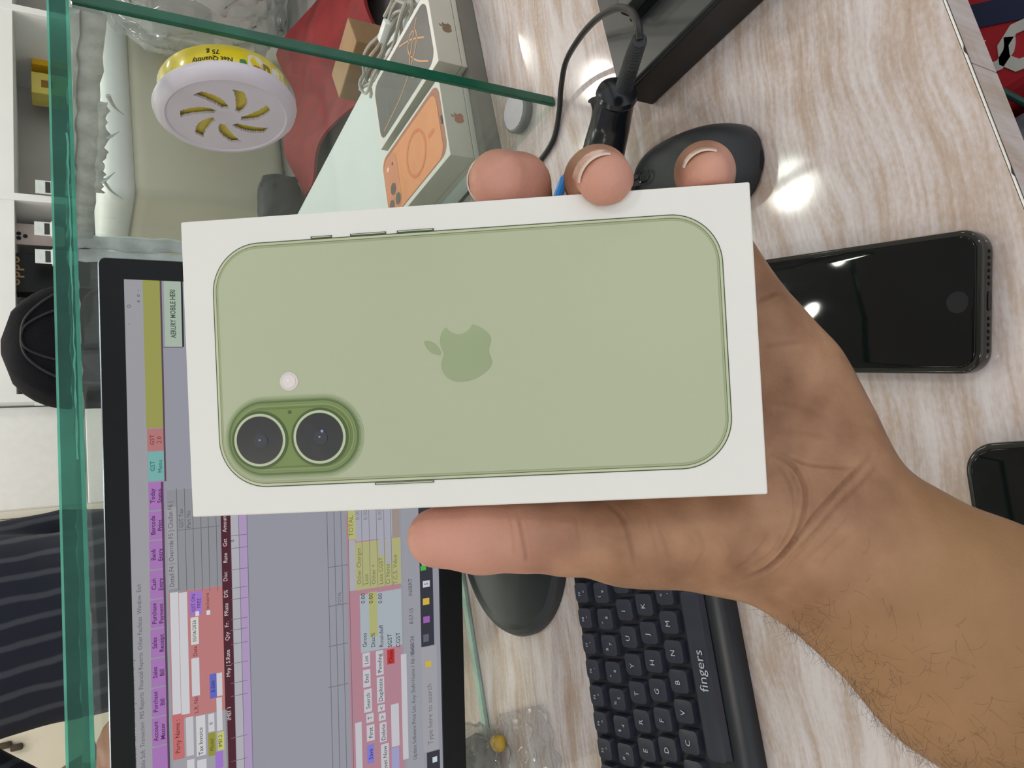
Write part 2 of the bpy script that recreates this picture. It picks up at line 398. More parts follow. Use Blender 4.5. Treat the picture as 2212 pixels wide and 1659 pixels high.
obj('front_edge', box_me(0, TW, 0, .0038, .0021, th-.0012), m_edge, tp)
def bevel_strip(z0, z1, yin):
    return me_from([(0, 0, z0), (TW, 0, z0), (TW, yin, z1), (0, yin, z1), (0, .0039, z0), (TW, .0039, z0), (TW, .0039, z1), (0, .0039, z1)],
                   [(0, 1, 2, 3), (4, 7, 6, 5), (0, 4, 5, 1), (3, 2, 6, 7), (0, 3, 7, 4), (1, 5, 6, 2)])
obj('bevel', bevel_strip(.0021, 0, .0012), m_bev, tp)
obj('bevel', bevel_strip(th-.0012, th, .0008), m_bev, tp)
# smear of glue along the lower bevel
obj('glue_smear', lumpy_strip((1.2+.10, -.0001, .0034), (1.2+.30, -.0001, .0034), (0, 0, 1), .0011, (0, -1, 0), .0003, 30, 9, .8), m_bev, tp)

# ------------------------------------------------------------------ gel air freshener stuck to the side pane
fc = onx(491, 254, GX-.028)
m_frw = mat('freshener_lid_lilac_white', (222, 214, 226), .35, var=.02)
m_fry = mat('freshener_label_yellow', (240, 214, 40), .25, var=.10, scale=60, coat=.6)
FR = .0505
Mfr = frame((GX-.0002, fc[1], fc[2]), (0, -math.cos(.2), math.sin(.2)), (0, math.sin(.2), math.cos(.2)), (-1, 0, 0))
# local z points out of the glass toward the monitor
fr = thing('air_freshener', 'round yellow gel air freshener with white slotted lid stuck on the glass', 'air freshener', M=Mfr)
obj('tub', lathe([(0, 0), (FR*.93, 0), (FR*.95, .002), (FR*.95, .0225), (0, .0225)], 56), m_fry, fr, smooth=True)
# lid with seven curved slots cut through
def lid_mesh():
    Rl = FR; bm = bmesh.new()
    # top plate as polar grid; slot cells removed
    nr, na = 30, 224; rs = [Rl*.86*i/nr for i in range(1, nr+1)]
    grid = []
    for r in rs: grid.append([bm.verts.new((r*math.cos(2*PI*k/na), r*math.sin(2*PI*k/na), 0)) for k in range(na)])
    c = bm.verts.new((0, 0, 0))
    def slot(r, a):
        rr = r/Rl
        if not .20 < rr < .66: return False
        sw = a-.55*(rr-.2)/.46-.1
        ph = (sw/(2*PI/7)) % 1.0; d = min(ph, 1-ph)*2*PI/7*rr
        w = .042+.055*math.sin(PI*(rr-.20)/.46*.8)
        return d < w
    for k in range(na): bm.faces.new((c, grid[0][k], grid[0][(k+1) % na]))
    for i in range(nr-1):
        for k in range(na):
            r = (rs[i]+rs[i+1])/2; a = 2*PI*(k+.5)/na
            if slot(r, a): continue
            k2 = (k+1) % na; bm.faces.new((grid[i][k], grid[i+1][k], grid[i+1][k2], grid[i][k2]))
    ext = bmesh.ops.extrude_face_region(bm, geom=bm.faces[:])
    for g in ext['geom']:
        if isinstance(g, bmesh.types.BMVert): g.co.z -= .0022
    return bm_me(bm)
lid = obj('lid', lathe([(FR*.84, .0215), (FR*.855, .0242), (FR*.875, .0248), (FR*.95, .0236), (FR*1.02, .0200), (FR*1.04, .0165), (FR*1.02, .014), (FR*.96, .0135), (FR*.84, .0215)], 72), m_frw, fr, smooth=True, M=Matrix.Translation((0, 0, .0035)))
obj('slotted_face', lid_mesh(), m_frw, lid, M=Matrix.Translation((0, 0, .0238)))
obj('gel', prism(circ(0, 0, FR*.82, 40), .0222, .0232), mat('freshener_gel', (226, 208, 96), .2), fr)
txt_parts = []
def on_rim(me, a0, R, z):
    # bend flat lettering (x along rim, y along axis) round the tub wall
    for v in me.vertices:
        a = a0+v.co.x/R; h = v.co.y+z
        v.co = Vector((R*math.cos(a), R*math.sin(a), h))
    return me
m_ink = mat('black_ink', (28, 28, 20), .5)
for s_, a0, sz, z_ in (('Net Quantity', .16, .0052, .0130), ('75 g', .14, .0052, .0072)):
    obj('printed_text', on_rim(text_me(s_, sz, bold=.00012), a0, FR*.953, z_), m_ink, fr)
for a0, colr, w, h_, zz in ((-.48, (235, 232, 220), .012, .015, .012), (-.66, (150, 126, 50), .008, .010, .013), (-.28, (60, 130, 60), .005, .006, .014), (-.86, (236, 234, 226), .008, .009, .011), (-.50, (170, 110, 60), .006, .004, .015)):
    me_ = flat([(p[0], p[1]) for p in rrect(w, h_, min(w, h_)*.35, 3)], 0)
    obj('label_print', on_rim(me_, a0, FR*(.952 if w > .007 else .9535), zz), mat('label_%d_%d' % colr[:2], colr, .4), fr)

# ------------------------------------------------------------------ raised white counter with phone boxes beyond the glass
SZ = .02
m_pale = mat('pale_counter_white', (222, 234, 236), .3, var=.02, scale=5)
m_strip = mat('counter_grey_edge', (118, 116, 108), .45, var=.08, scale=30)
ctr = thing('counter', 'white-topped side counter with grey edge carrying the phone boxes', 'counter', (.413, .553, FZ))
obj('counter_top', box_me(0, .272, .0168, .9, .75+.004, .75+SZ), m_pale, ctr)
obj('front_fascia', box_me(0, .9, -.0005, .0165, .70, .75+SZ), m_strip, ctr)
obj('carcass', box_me(.004, .268, .012, .89, 0, .75+.004), m_under, ctr)
obj('cabinet_face', box_me(.28, .9, .02, .05, 0, .70), m_under, ctr)

APPLE_D = "M318.7 268.7c-.2-36.7 16.4-64.4 50-84.8-18.8-26.9-47.2-41.7-84.7-44.6-35.5-2.8-74.3 20.7-88.5 20.7-15 0-49.4-19.7-76.4-19.7C63.3 141.2 4 184.8 4 273.5q0 39.3 14.4 81.2c12.8 36.7 59 126.7 107.2 125.2 25.2-.6 43-17.9 75.8-17.9 31.8 0 48.3 17.9 76.4 17.9 48.6-.7 90.4-82.5 102.6-119.3-65.2-30.7-61.7-90-61.7-91.9zm-56.6-164.2c27.3-32.4 24.8-61.9 24-72.5-24.1 1.4-52 16.4-67.9 34.9-17.5 19.8-27.8 44.3-25.6 71.9 26.1 2 49.9-11.4 69.5-34.3z"
def svg_loops(d, n=8):
    import re
    tk = re.findall(r'[MmCcQqZz]|-?\d*\.?\d+', d); i = 0; cur = np.zeros(2); loops = []; loop = []; cmd = None
    def num(k):
        nonlocal i
        a = [float(q) for q in tk[i:i+k]]; i += k; return np.array(a).reshape(-1, 2)
    while i < len(tk):
        if tk[i].isalpha(): cmd = tk[i]; i += 1
        if cmd in 'Zz': loops.append(loop); cur = loop[0].copy(); loop = []; continue
        rel = cmd.islower(); 
        if cmd in 'Mm': p = num(2)[0]; cur = cur+p if rel else p; loop = [cur.copy()]
        elif cmd in 'Cc':
            p = num(6); p = p+cur if rel else p; P0 = cur
            for k in range(1, n+1):
                t = k/n; loop.append((1-t)**3*P0+3*(1-t)**2*t*p[0]+3*(1-t)*t*t*p[1]+t**3*p[2])
            cur = p[2]
        elif cmd in 'Qq':
            p = num(4); p = p+cur if rel else p; P0 = cur
            for k in range(1, n+1):
                t = k/n; loop.append((1-t)**2*P0+2*(1-t)*t*p[0]+t*t*p[1])
            cur = p[1]
    return [[((q[0]-192)/448, -(q[1]-256)/448) for q in l[:-1]] for l in loops]
_AL = svg_loops(APPLE_D)
def fruit_logo(h):
    """fruit emblem of height h lying in the xy plane"""
    return join([flat([(p[0]*h, p[1]*h) for p in l], 0) for l in _AL])

m_boxw = mat('box_card_white', (236, 234, 230), .55, var=.01, scale=20)
m_boxs = mat('box_card_side_grey', (196, 194, 182), .5, var=.02)
m_logo_br = mat('logo_print_brown', (128, 108, 84), .4)
BW, BL, BT = .089, .168, .034
def retail_box(name, label, M, logo_col, dark_base=False):
    t = thing(name, label, 'phone box', M=M, group='phone boxes on the side counter')
    obj('base', box_me(-BW/2, BW/2, 0, BL, 0, .006, .0006), m_boxs, t)
    lidme = box_me(-BW/2, BW/2, 0, BL, .0066, BT, .0006); lidme.materials.append(m_boxs); lidme.materials.append(m_boxw)
    for p in lidme.polygons:
        if p.normal.z > .9: p.material_index = 1
    obj('lid', lidme, None, t)
    lg = fruit_logo(.0145); lg.transform(Matrix.Translation((0, -.0002, BT*.56)) @ Matrix.Rotation(PI/2, 4, 'X'))
    o = obj('end_logo', lg, logo_col, t); o['label'] = 'small fruit emblem on the box end'
    return t
b2 = retail_box('phone_box', 'white phone box with an orange phone pictured on its lid', Matrix.Translation((.457, .563, SZ)) @ Matrix.Rotation(math.radians(-2), 4, 'Z'), mat('logo_print_copper', (170, 110, 80), .4))
b1 = retail_box('phone_box', 'white phone box with a dark phone and gold swirls pictured on its lid', Matrix.Translation((.561, .5545, SZ)) @ Matrix.Rotation(math.radians(-1), 4, 'Z'), m_logo_br)
PW, PL = .0715, .1496
def pic(parent, pts, z, m, name='printed_picture'): return obj(name, flat(pts, z), m, parent)
def shift(pts, dx, dy): return [(p[0]+dx, p[1]+dy) for p in pts]
# box 1: dark phone face with swirl lines
m_dk = mat('print_dark_grey', (66, 68, 70), .3, var=.15, scale=30); m_gold = mat('print_gold_line', (206, 152, 96), .35)
cy = BL/2
pic(b1, shift(rrect(PW+.004, PL+.006, .014), 0, cy), BT+.0002, m_dk)
sw = []
for P in ([(-.03, .02), (-.01, .045), (.012, .06), (.026, .05), (.02, .036), (.002, .045), (-.02, .09), (-.03, .15)], [(.033, .03), (.015, .048), (-.003, .062), (-.02, .06), (-.026, .045)], [(.0, .02), (.02, .05), (.034, .08)]):
    c_ = catmull([(p[0], p[1], BT+.0004) for p in P], 8); wv = []; 
    for k, q in enumerate(c_):
        d_ = c_[min(k+1, len(c_)-1)]-c_[max(k-1, 0)]; d_ /= np.linalg.norm(d_); nn = np.array([-d_[1], d_[0], 0])*.0009; wv += [q-nn, q+nn]
    sw.append(me_from(wv, [(2*k, 2*k+1, 2*k+3, 2*k+2) for k in range(len(c_)-1)]))
obj('printed_swirl', join(sw), m_gold, b1)
# box 2: orange phone printed in relief look
m_or = mat('print_orange', (238, 148, 84), .35, var=.03); m_or2 = mat('print_orange_ring', (226, 116, 46), .35); m_or3 = mat('print_orange_side', (176, 98, 66), .35)
m_lens = mat('print_lens_dark', (44, 48, 52), .25); m_or4 = mat('print_orange_bar', (222, 132, 88), .35)
pic(b2, shift(rrect(PW+.008, PL+.010, .014), .001, cy-.001), BT+.0002, m_or3)
pic(b2, shift(rrect(PW+.002, PL, .013), -.001, cy+.002), BT+.0004, m_or)
pic(b2, shift(rrect(PW, .038, .012), -.001, cy+.057), BT+.0006, m_or4)
for lx, ly in ((-.024, .066), (-.024, .047), (-.007, .0565)):
    pic(b2, circ(lx, cy+ly, .0080, 28), BT+.0008, m_or4); pic(b2, circ(lx, cy+ly, .0070, 28), BT+.0010, m_lens)
pic(b2, circ(.022, cy+.064, .0028, 16), BT+.0008, m_boxw); pic(b2, circ(.022, cy+.050, .0022, 16), BT+.0008, m_lens)
obj('printed_ring', ringface(shift(circ(0, 0, .0265, 48), -.001, cy-.012), shift(circ(0, 0, .0225, 48), -.001, cy-.012), BT+.0006), m_or2, b2)
pic(b2, shift(rrect(.005, .016, .0024, 4), -.001, cy-.052), BT+.0006, m_or2)
pic(b2, shift(rrect(.010, .0032, .0015, 4), -.001, .0062), BT+.0008, m_lens)

# small things on and behind the counter -----------------------------------------
m_cable = mat('cable_grey_white', (176, 172, 164), .45)
coil_c = np.array([.647, .70, SZ])
pts = []
for k in range(150):
    a = 2*PI*k/25; r = .042+.006*math.sin(k*.9)+.0007*(k % 25)
    pts.append((coil_c[0]+r*.42*math.cos(a)+.004*math.sin(k*.31), coil_c[1]+r*1.5*math.sin(a), SZ+.005+.0045*(k//25)+.003*math.sin(k*1.3)))
cable = thing('charging_cable', 'coiled grey white charging cable beside the dark phone box', 'cable', tuple(coil_c))
me_ = tube(catmull(pts, 2), .0021, 6); me_.transform(Matrix.Translation(-Vector(coil_c))); obj('cord', me_, m_cable, cable, smooth=True)
me_ = box_me(-.006, .006, -.016, .010, 0, .008, .002); me_.transform(Matrix.Translation((-.012, -.040, .034)) @ Matrix.Rotation(.3, 4, 'Z')); obj('plug', me_, mat('plug_white', (238, 240, 240), .35), cable, smooth=True)

# low side table with bags and tubs
TZ = -.10
m_tab2 = mat('side_table_grey', (150, 150, 148), .5, var=.05)
st = thing('side_table', 'grey low table behind the white side counter holding bags and bins', 'table', (.76, .75, FZ))
obj('table_top', box_me(.0, 1.54, .0, 1.5, TZ-FZ-.03, TZ-FZ, .003), m_tab2, st)
for lx, ly in ((.05, .05), (1.49, .05), (.05, 1.45), (1.49, 1.45)): obj('leg', box_me(lx-.025, lx+.025, ly-.025, ly+.025, 0, TZ-FZ-.03), m_tab2, st)
def crumple(me, amp, sc, seed):
    r_ = np.random.RandomState(seed); n = len(me.vertices); co = np.empty(n*3); me.vertices.foreach_get('co', co); co = co.reshape(-1, 3)
    d = np.zeros((n, 3))
    for k in range(14):
        w = r_.normal(size=3)*sc*(1+k*.35); ph = r_.rand()*6.28; dr = r_.normal(size=3)
        d += np.outer(np.abs(np.sin(co@w+ph))-.6, dr)/(1+k*.35)
    co += d*amp; me.vertices.foreach_set('co', co.ravel()); me.update(); return me
def blob(rx, ry, rz, sub=5):
    bm = bmesh.new(); bmesh.ops.create_icosphere(bm, subdivisions=sub, radius=1)
    for v in bm.verts:
        s = lambda a: math.copysign(abs(a)**.75, a)
        v.co = Vector((s(v.co.x)*rx, s(v.co.y)*ry, s(v.co.z)*rz))
    return bm_me(bm)
# beige storage bin with white lid
m_bin = mat('bin_beige_plastic', (200, 196, 176), .45, var=.03, scale=6); m_binl = mat('bin_lid_white', (236, 242, 240), .3, var=.02)
cn = thing('storage_bin', 'large beige plastic storage bin with rounded white lid behind the glass', 'storage bin', (1.13, 1.74, TZ))
obj('bin_body', box_me(-.19, .26, -.14, .2, 0, .345, .035, 4), m_bin, cn, smooth=True)
obj('bin_lid', box_me(-.2, .27, -.15, .21, .335, .402, .03, 4), m_binl, cn, smooth=True)
obj('bin_label', box_me(.04, .16, -.1415, -.139, .06, .14, .0005, 1), mat('bin_label_cream', (214, 200, 165), .5), cn)
# clear grey plastic bags heaped on the bin
m_poly = clear_glass('polythene', (.86, .88, .88), 1.4, haze=.5, hazecol=(.72, .73, .73))
for (px, py, pz, rx, ry, rz, sd, lab) in ((1.42, 1.45, .12, .17, .12, .20, 3, 'crumpled clear plastic bag heaped against the storage bin'), (1.30, 1.15, .02, .16, .12, .13, 5, 'crumpled clear plastic bag lying over the red cloth')):
    o = obj('plastic_bag', crumple(blob(rx, ry, rz, 5), .022, 14, sd), m_poly, smooth='all'); zmin_ = min(v_.co.z for v_ in o.data.vertices); o.location = (px, py, TZ-zmin_+(.001 if pz > .1 else .058)); tag(o, lab, 'plastic bag')
# red cloth and the rest
m_red = mat('red_cloth', (128, 28, 33), .8, var=.2, scale=12)
bm = bmesh.new(); bmesh.ops.create_grid(bm, x_segments=30, y_segments=30, size=.5)
for v in bm.verts: v.co.z = .03+.02*math.sin(v.co.x*9)*math.cos(v.co.y*7)
ext = bmesh.ops.extrude_face_region(bm, geom=bm.faces[:])
for g in ext['geom']:
    if isinstance(g, bmesh.types.BMVert): g.co.z -= .006
o = obj('folded_cloth', bm_me(bm), m_red, smooth=True); o.scale = (.34, .52, 1.0); o.location = (1.03, 1.17, TZ+.004); o.rotation_euler.z = -.1; tag(o, 'folded dark red cloth on the low table beyond the counter', 'cloth')
o = obj('black_pouch', crumple(blob(.06, .05, .05, 4), .006, 30, 9), mat('pouch_black', (40, 44, 54), .6), smooth='all'); o.location = (.90, 1.50, TZ+.055); tag(o, 'small black pouch between red cloth and beige bin', 'pouch')
o = obj('paper_packet', box_me(-.05, .05, -.06, .06, 0, .03, .004), mat('packet_olive', (176, 172, 120), .6, var=.1)); o.location = (1.20, .92, TZ+.0); tag(o, 'pale olive paper packet beside the red cloth', 'packet')
o = obj('brown_card', box_me(-.03, .03, -.05, .05, 0, .11, .002), mat('card_brown', (160, 128, 92), .7)); o.location = (.80, .90, TZ); o.rotation_euler.z = .3; tag(o, 'brown cardboard sleeve standing behind the coiled cable', 'cardboard')

# ------------------------------------------------------------------ monitor
mon_yaw = math.radians(-17.2); tilt = math.radians(2.7)
MC = np.array([.046, .676, .2105]); MW, MH = .52, .308
mex = np.array([math.cos(mon_yaw), math.sin(mon_yaw), 0]); mb = np.array([-math.sin(mon_yaw), math.cos(mon_yaw), 0])
mey = math.cos(tilt)*_z+math.sin(tilt)*mb; mez = np.cross(mex, mey)
Mm = frame(MC, mex, mey, mez)
m_blk = mat('black_plastic_matte', (14, 16, 19), .42, var=.1, scale=80, spec=.3)
m_blk2 = mat('black_plastic_soft', (38, 42, 46), .55, var=.1, scale=80)
m_gloss = mat('black_gloss', (10, 11, 14), .12, var=.1)
BX, BTp, BBt = .016, .0175, .0235
mo = thing('monitor', 'black desktop monitor showing billing software on a round foot', 'monitor', M=Mm)
def rect(x0, x1, y0, y1): return [(x0, y0), (x1, y0), (x1, y1), (x0, y1)]
# bezel as a frame
def frame_mesh(W, H_, r, ix0, ix1, iy0, iy1, z0, z1):
    o_ = rrect(W, H_, r, 6); n = len(o_); i_ = []
    for (px, py) in o_:
        i_.append((ix1 if px > W/2-r-1e-6 and px > 0 else ix0 if px < 0 else px, iy1 if py > 0 else iy0))
    v = [(p[0], p[1], z1) for p in o_]+[(p[0], p[1], z1) for p in i_]+[(p[0], p[1], z0) for p in o_]+[(p[0], p[1], z1-.003) for p in i_]
    f = []
    for k in range(n):
        j = (k+1) % n; f += [(k, j, n+j, n+k), (2*n+k, 2*n+j, j, k), (n+k, n+j, 3*n+j, 3*n+k)]
    f.append(tuple(range(3*n-1, 2*n-1, -1)))
    return me_from(v, f)
sx0, sx1, sy0, sy1 = -MW/2+BX, MW/2-BX, -MH/2+BBt, MH/2-BTp
obj('bezel', frame_mesh(MW, MH, .005, sx0, sx1, sy0, sy1, -.012, 0), m_gloss if False else m_blk, mo)
obj('rear_shell', prism(rrect(MW-.16, MH-.06, .02, 5), -.042, -.012, .01, 3), m_blk2, mo, smooth=True)
obj('silver_trim', ringface(rrect(MW+.0012, MH+.0012, .0056, 6), rrect(MW-.0004, MH-.0004, .005, 6), -.0015, .0004), mat('trim_silver', (120, 130, 150), .3, metal=.6), mo)
scrz = -.0026
def emit_flat(): pass
scr = obj('screen', flat(rect(sx0, sx1, sy0, sy1), -.0029), emis('screen_grey', (142, 143, 153)), mo)
sc_c = MC+mez*scrz
def spt(x, y):
    P = onplane(x, y, sc_c, mez); d = P-MC; return float(np.dot(d, mex)), float(np.dot(d, mey))
ui = []
def R_(x0, y0, x1, y1, rgb, dz=0):
    ym = (max(y0, 600)+min(y1, 1659))/2; xm = (x0+x1)/2
    xa, xb = sorted((spt(xm, y0)[0], spt(xm, y1)[0])); ya, yb = sorted((spt(x0, ym)[1], spt(x1, ym)[1]))
    xa = max(xa, sx0); xb = min(xb, sx1); ya = max(ya, sy0); yb = min(yb, sy1)
    if xb <= xa or yb <= ya: return
    me = flat(rect(xa, xb, ya, yb), scrz+.00012*dz); me.materials.append(emis('ui_%d_%d_%d' % rgb, rgb)); ui.append(me)
EXT = 1980
R_(262, 600, 322, EXT, (150, 149, 154))
R_(312, 604, 351, 924, (146, 146, 78), 1)
R_(318, 926, 353, 974, (172, 112, 112), 1)
R_(320, 976, 354, 1038, (112, 166, 162), 1)
for k in range(15):
    y0 = 1041+k*63.5; R_(321+k*.9, y0, 355+k*.9, y0+60.5, (158, 110, 172), 1)
R_(350, 603, 354, 1040, (82, 66, 78), 2); R_(355, 1040, 360, EXT, (84, 60, 78), 2)
R_(355, 606, 392, 749, (160, 175, 160), 1); R_(353, 749, 395, 751, (90, 80, 90), 2); R_(392, 606, 396, 749, (30, 35, 40), 1)
R_(362, 1055, 477, 1272, (136, 137, 142), 1)
R_(362, 1095, 382, 1272, (152, 152, 156), 2)
for xx in (383, 400, 417, 434, 450, 467): R_(xx, 1055, xx+1.3, 1268+xx*.02, (92, 92, 100), 3)
R_(383, 1140, 476, 1141.2, (98, 98, 104), 3)
R_(368, 1272, 492, 1545, (178, 116, 116), 1)
R_(370, 1279, 388, 1543, (196, 196, 200), 3); R_(389, 1279, 407, 1543, (196, 196, 200), 3)
R_(412, 1333, 429, 1392, (200, 200, 196), 3); R_(414, 1421, 431, 1503, (196, 196, 200), 3); R_(422, 1320, 430, 1330, (205, 205, 208), 4); R_(446, 1318, 454, 1328, (205, 205, 208), 3)
R_(409, 1277, 437, 1328, (152, 110, 190), 2)
R_(453, 1455, 468, 1508, (92, 96, 180), 3); R_(468, 1453, 480, 1503, (196, 196, 200), 3)
R_(372, 1545, 492, EXT, (150, 150, 156), 2); R_(373, 1543, 398, 1640, (186, 104, 104), 3)
R_(402, 1548, 418, 1632, (190, 190, 194), 4); R_(424, 1545, 444, 1632, (198, 198, 200), 4); R_(450, 1541, 463, 1580, (196, 196, 200), 4); R_(450, 1582, 466, 1632, (140, 138, 50), 4); R_(468, 1506, 480, 1578, (196, 196, 200), 4); R_(470, 1580, 484, 1620, (188, 188, 110), 4)
R_(465, 1622, 482, 1659, (150, 110, 190), 4); R_(404, 1640, 420, 1700, (196, 196, 200), 4); R_(426, 1640, 446, 1700, (196, 196, 200), 4)
R_(478, 700, 499, EXT, (72, 28, 40), 2)
R_(500, 700, 516, EXT, (168, 167, 174), 2); R_(517, 700, 534, EXT, (164, 144, 180), 2)
for yy in (1155, 1182, 1228, 1268, 1292, 1335, 1358, 1388, 1430, 1472, 1500, 1590, 1640): R_(499, yy, 535, yy+1.2, (110, 100, 122), 3)
R_(534, 700, 535.5, EXT, (110, 100, 122), 3); R_(516, 700, 517.2, EXT, (110, 100, 122), 3)
for xx in (707, 722, 737, 752): R_(xx, 700, xx+1.3, EXT, (98, 98, 106), 2)
for yy in (1222, 1306, 1392, 1480): R_(709, yy, 752, yy+1.3, (98, 98, 106), 2)
R_(753, 1105, 868, EXT, (168, 124, 136), 1)
R_(751, 1060, 767, 1165, (174, 174, 112), 2); R_(754, 1166, 768, 1276, (164, 164, 168), 2)
R_(767, 1060, 862, 1164, (160, 160, 172), 2); R_(768, 1166, 866, 1268, (166, 166, 118), 2)
R_(818, 1160, 832, 1200, (160, 160, 172), 3); R_(834, 1160, 846, 1218, (160, 160, 172), 3); R_(846, 1060, 862, 1160, (150, 136, 130), 3)
for xx in (781, 797, 813, 829, 844): R_(xx, 1060, xx+1.1, 1266, (112, 112, 110), 4)
R_(778, 1278, 868, 1402, (160, 168, 176), 2); R_(797, 1278, 815, 1375, (166, 166, 112), 3)
for (a, b_, c_, d_) in ((783, 1410, 799, 1440), (784, 1446, 800, 1484), (786, 1488, 803, 1538), (791, 1541, 807, 1560), (792, 1565, 809, 1600), (812, 1405, 828, 1458), (814, 1462, 830, 1518), (816, 1522, 831, 1536), (818, 1540, 833, 1556), (820, 1560, 835, 1602), (823, 1606, 840, 1670), (845, 1520, 862, 1612), (868, 1412, 880, 1640), (768, 1560, 782, 1700)):
    R_(a, b_, c_, d_, (186, 186, 192), 3)
R_(836, 1402, 852, 1434, (176, 50, 50), 3); R_(793, 1608, 808, 1648, (120, 118, 200), 3); R_(846, 1614, 862, 1700, (150, 150, 190), 3)
R_(872, 1070, 910, EXT, (146, 147, 155), 2)
R_(906, 1050, 934, 1396, (50, 51, 60), 3); R_(912, 1396, 945, 1622, (152, 152, 158), 3); R_(922, 1622, 950, 1665, (48, 50, 58), 3); R_(924, 1665, 950, EXT, (152, 152, 158), 3)
R_(913, 1254, 928, 1268, (190, 196, 198), 4); R_(913, 1292, 927, 1306, (200, 170, 70), 4); R_(914, 1331, 928, 1345, (150, 90, 170), 4); R_(914, 1370, 926, 1386, (90, 94, 108), 4); R_(908, 1222, 920, 1232, (70, 170, 70), 4)
R_(919, 1428, 931, 1440, (196, 170, 50), 4); R_(934, 1634, 944, 1646, (190, 200, 210), 4)
o = obj('screen_interface', join(ui), None, scr); o['kind'] = 'stuff'
tx = {}
def T_(s, x, y, hpx, rgb=(30, 30, 34), align='CENTER', bold=0.0, xs=1.0):
    a = spt(x, y); b = spt(x+hpx, y); size = abs(a[1]-b[1])*1.25
    me = text_me(s, size, align, xs=xs, bold=bold); me.transform(Matrix.Translation((a[0], a[1], scrz+.0009))); tx.setdefault(rgb, []).append(me)
DK = (40, 34, 46)
for k, (a, b_) in enumerate((('Today', 'Status'), ('Barcode', 'Print'), ('Bank', 'Entry'), ('Cash', 'Entry'), ('Purchase', 'Payment'), ('Sales', 'Receipt'), ('Sales', 'Bill'), ('Purchase', 'Bill'), ('Account', 'Master'))):
    yc = 1071+k*63.5; T_(a, 330+k*.9, yc, 11, (66, 34, 78), bold=.00006); T_(b_, 345+k*.9, yc, 11, (66, 34, 78), bold=.00006)
T_('GST', 329, 950, 11, (96, 48, 50)); T_('2.0', 344, 950, 11, (96, 48, 50)); T_('GST', 330, 1007, 11, (40, 84, 86)); T_('Menu', 346, 1007, 11, (40, 84, 86))
T_('AERURY MOBILE HERI', 374, 678, 13, (60, 78, 66), bold=.0001, xs=.72)
T_('x  o  -', 298, 640, 10, (60, 60, 70)); T_('O', 279, 662, 9, (60, 60, 80)); T_('-', 279, 700, 9, (60, 60, 80))
T_('2026 2027  GST No.: 18BC  [Purchase Bill NEW]', 291, 1659, 11, (92, 90, 96), 'LEFT', xs=.95)
T_('Mobile Soft  Transaction  MIS Reports  Financial Reports  Other Facilities  Window  Exit', 310, 1672, 11, (88, 86, 92), 'LEFT', xs=.93)
T_('Detail F4 | Override F5 | Challan F6 |', 372, 1268, 12, (84, 84, 92), 'LEFT', xs=.9)
T_('GST Tax', 392, 1140, 10, (84, 84, 92), 'LEFT'); T_('Part No', 408, 1140, 10, (84, 84, 92), 'LEFT')
T_('Amount', 485, 1130, 10, (206, 196, 200)); T_('Gst', 486, 1172, 10, (206, 196, 200)); T_('Rate', 487, 1205, 10, (206, 196, 200)); T_('Disc', 487, 1245, 10, (206, 196, 200)); T_('D%', 488, 1282, 10, (206, 196, 200)); T_('PRate', 489, 1316, 10, (206, 196, 200)); T_('Fr.', 490, 1348, 10, (206, 196, 200)); T_('Qty', 491, 1374, 10, (206, 196, 200)); T_('Mrp | S.Rate', 493, 1432, 10, (206, 196, 200)); T_('IMEI 1', 495, 1540, 10, (206, 196, 200))
T_('0', 502, 1168, 9, DK); T_('GST ON', 418, 1302, 9, (60, 34, 100)); T_('FREE', 430, 1302, 9, (60, 34, 100)); T_('Inclusive', 448, 1298, 9, (96, 46, 46)); T_('05/06/2026', 420, 1362, 9, DK); T_('Date', 422, 1406, 10, (90, 40, 40)); T_('L.R. No', 424, 1522, 10, (90, 40, 40)); T_('E-Sale', 460, 1482, 9, (28, 30, 90)); T_('Tax Invoice', 434, 1600, 11, DK); T_('Party Name :', 384, 1590, 12, (90, 36, 36)); T_('Model', 458, 1608, 9, (70, 66, 10)); T_('IMEI 2', 476, 1600, 9, (60, 60, 20)); T_('0', 456, 1562, 9, DK)
T_('TOTAL', 758, 1136, 11, (110, 108, 50)); T_('Other Charges', 776, 1262, 10, (110, 108, 56), 'LEFT'); T_('Less', 791, 1262, 10, (110, 108, 56), 'LEFT'); T_('Other +', 807, 1262, 10, (110, 108, 56), 'LEFT'); T_('Less CGST', 823, 1262, 10, (110, 108, 56), 'LEFT'); T_('C/ Note', 838, 1262, 10, (110, 108, 56), 'LEFT'); T_('T.C.S. Value', 854, 1262, 10, (110, 108, 56), 'LEFT')
for xx in (772, 789, 820): T_('0.00', xx, 1112, 10, (120, 120, 128))
T_('Gross', 788, 1398, 10, DK, 'LEFT'); T_('Disc%', 806, 1398, 10, DK, 'LEFT'); T_('Roundoff', 824, 1398, 10, DK, 'LEFT'); T_('SGST', 842, 1398, 10, DK, 'LEFT'); T_('CGST', 860, 1398, 10, DK, 'LEFT')
for xx in (784, 801, 821): T_('0.00', xx, 1292, 10, DK)
T_('TOTAL', 733, 1292, 7, (84, 84, 92))
for s_, xx, yy in (('List', 791, 1425), ('End', 792, 1465), ('Search', 795, 1513), ('T', 799, 1550), ('First', 801, 1582), ('Pending', 820, 1432), ('Duplicate', 822, 1490), ('<', 824, 1529), ('>', 826, 1548), ('Delete', 828, 1581), ('Save', 801, 1628), ('Reset Now', 832, 1640)): T_(s_, xx, yy, 10, DK)
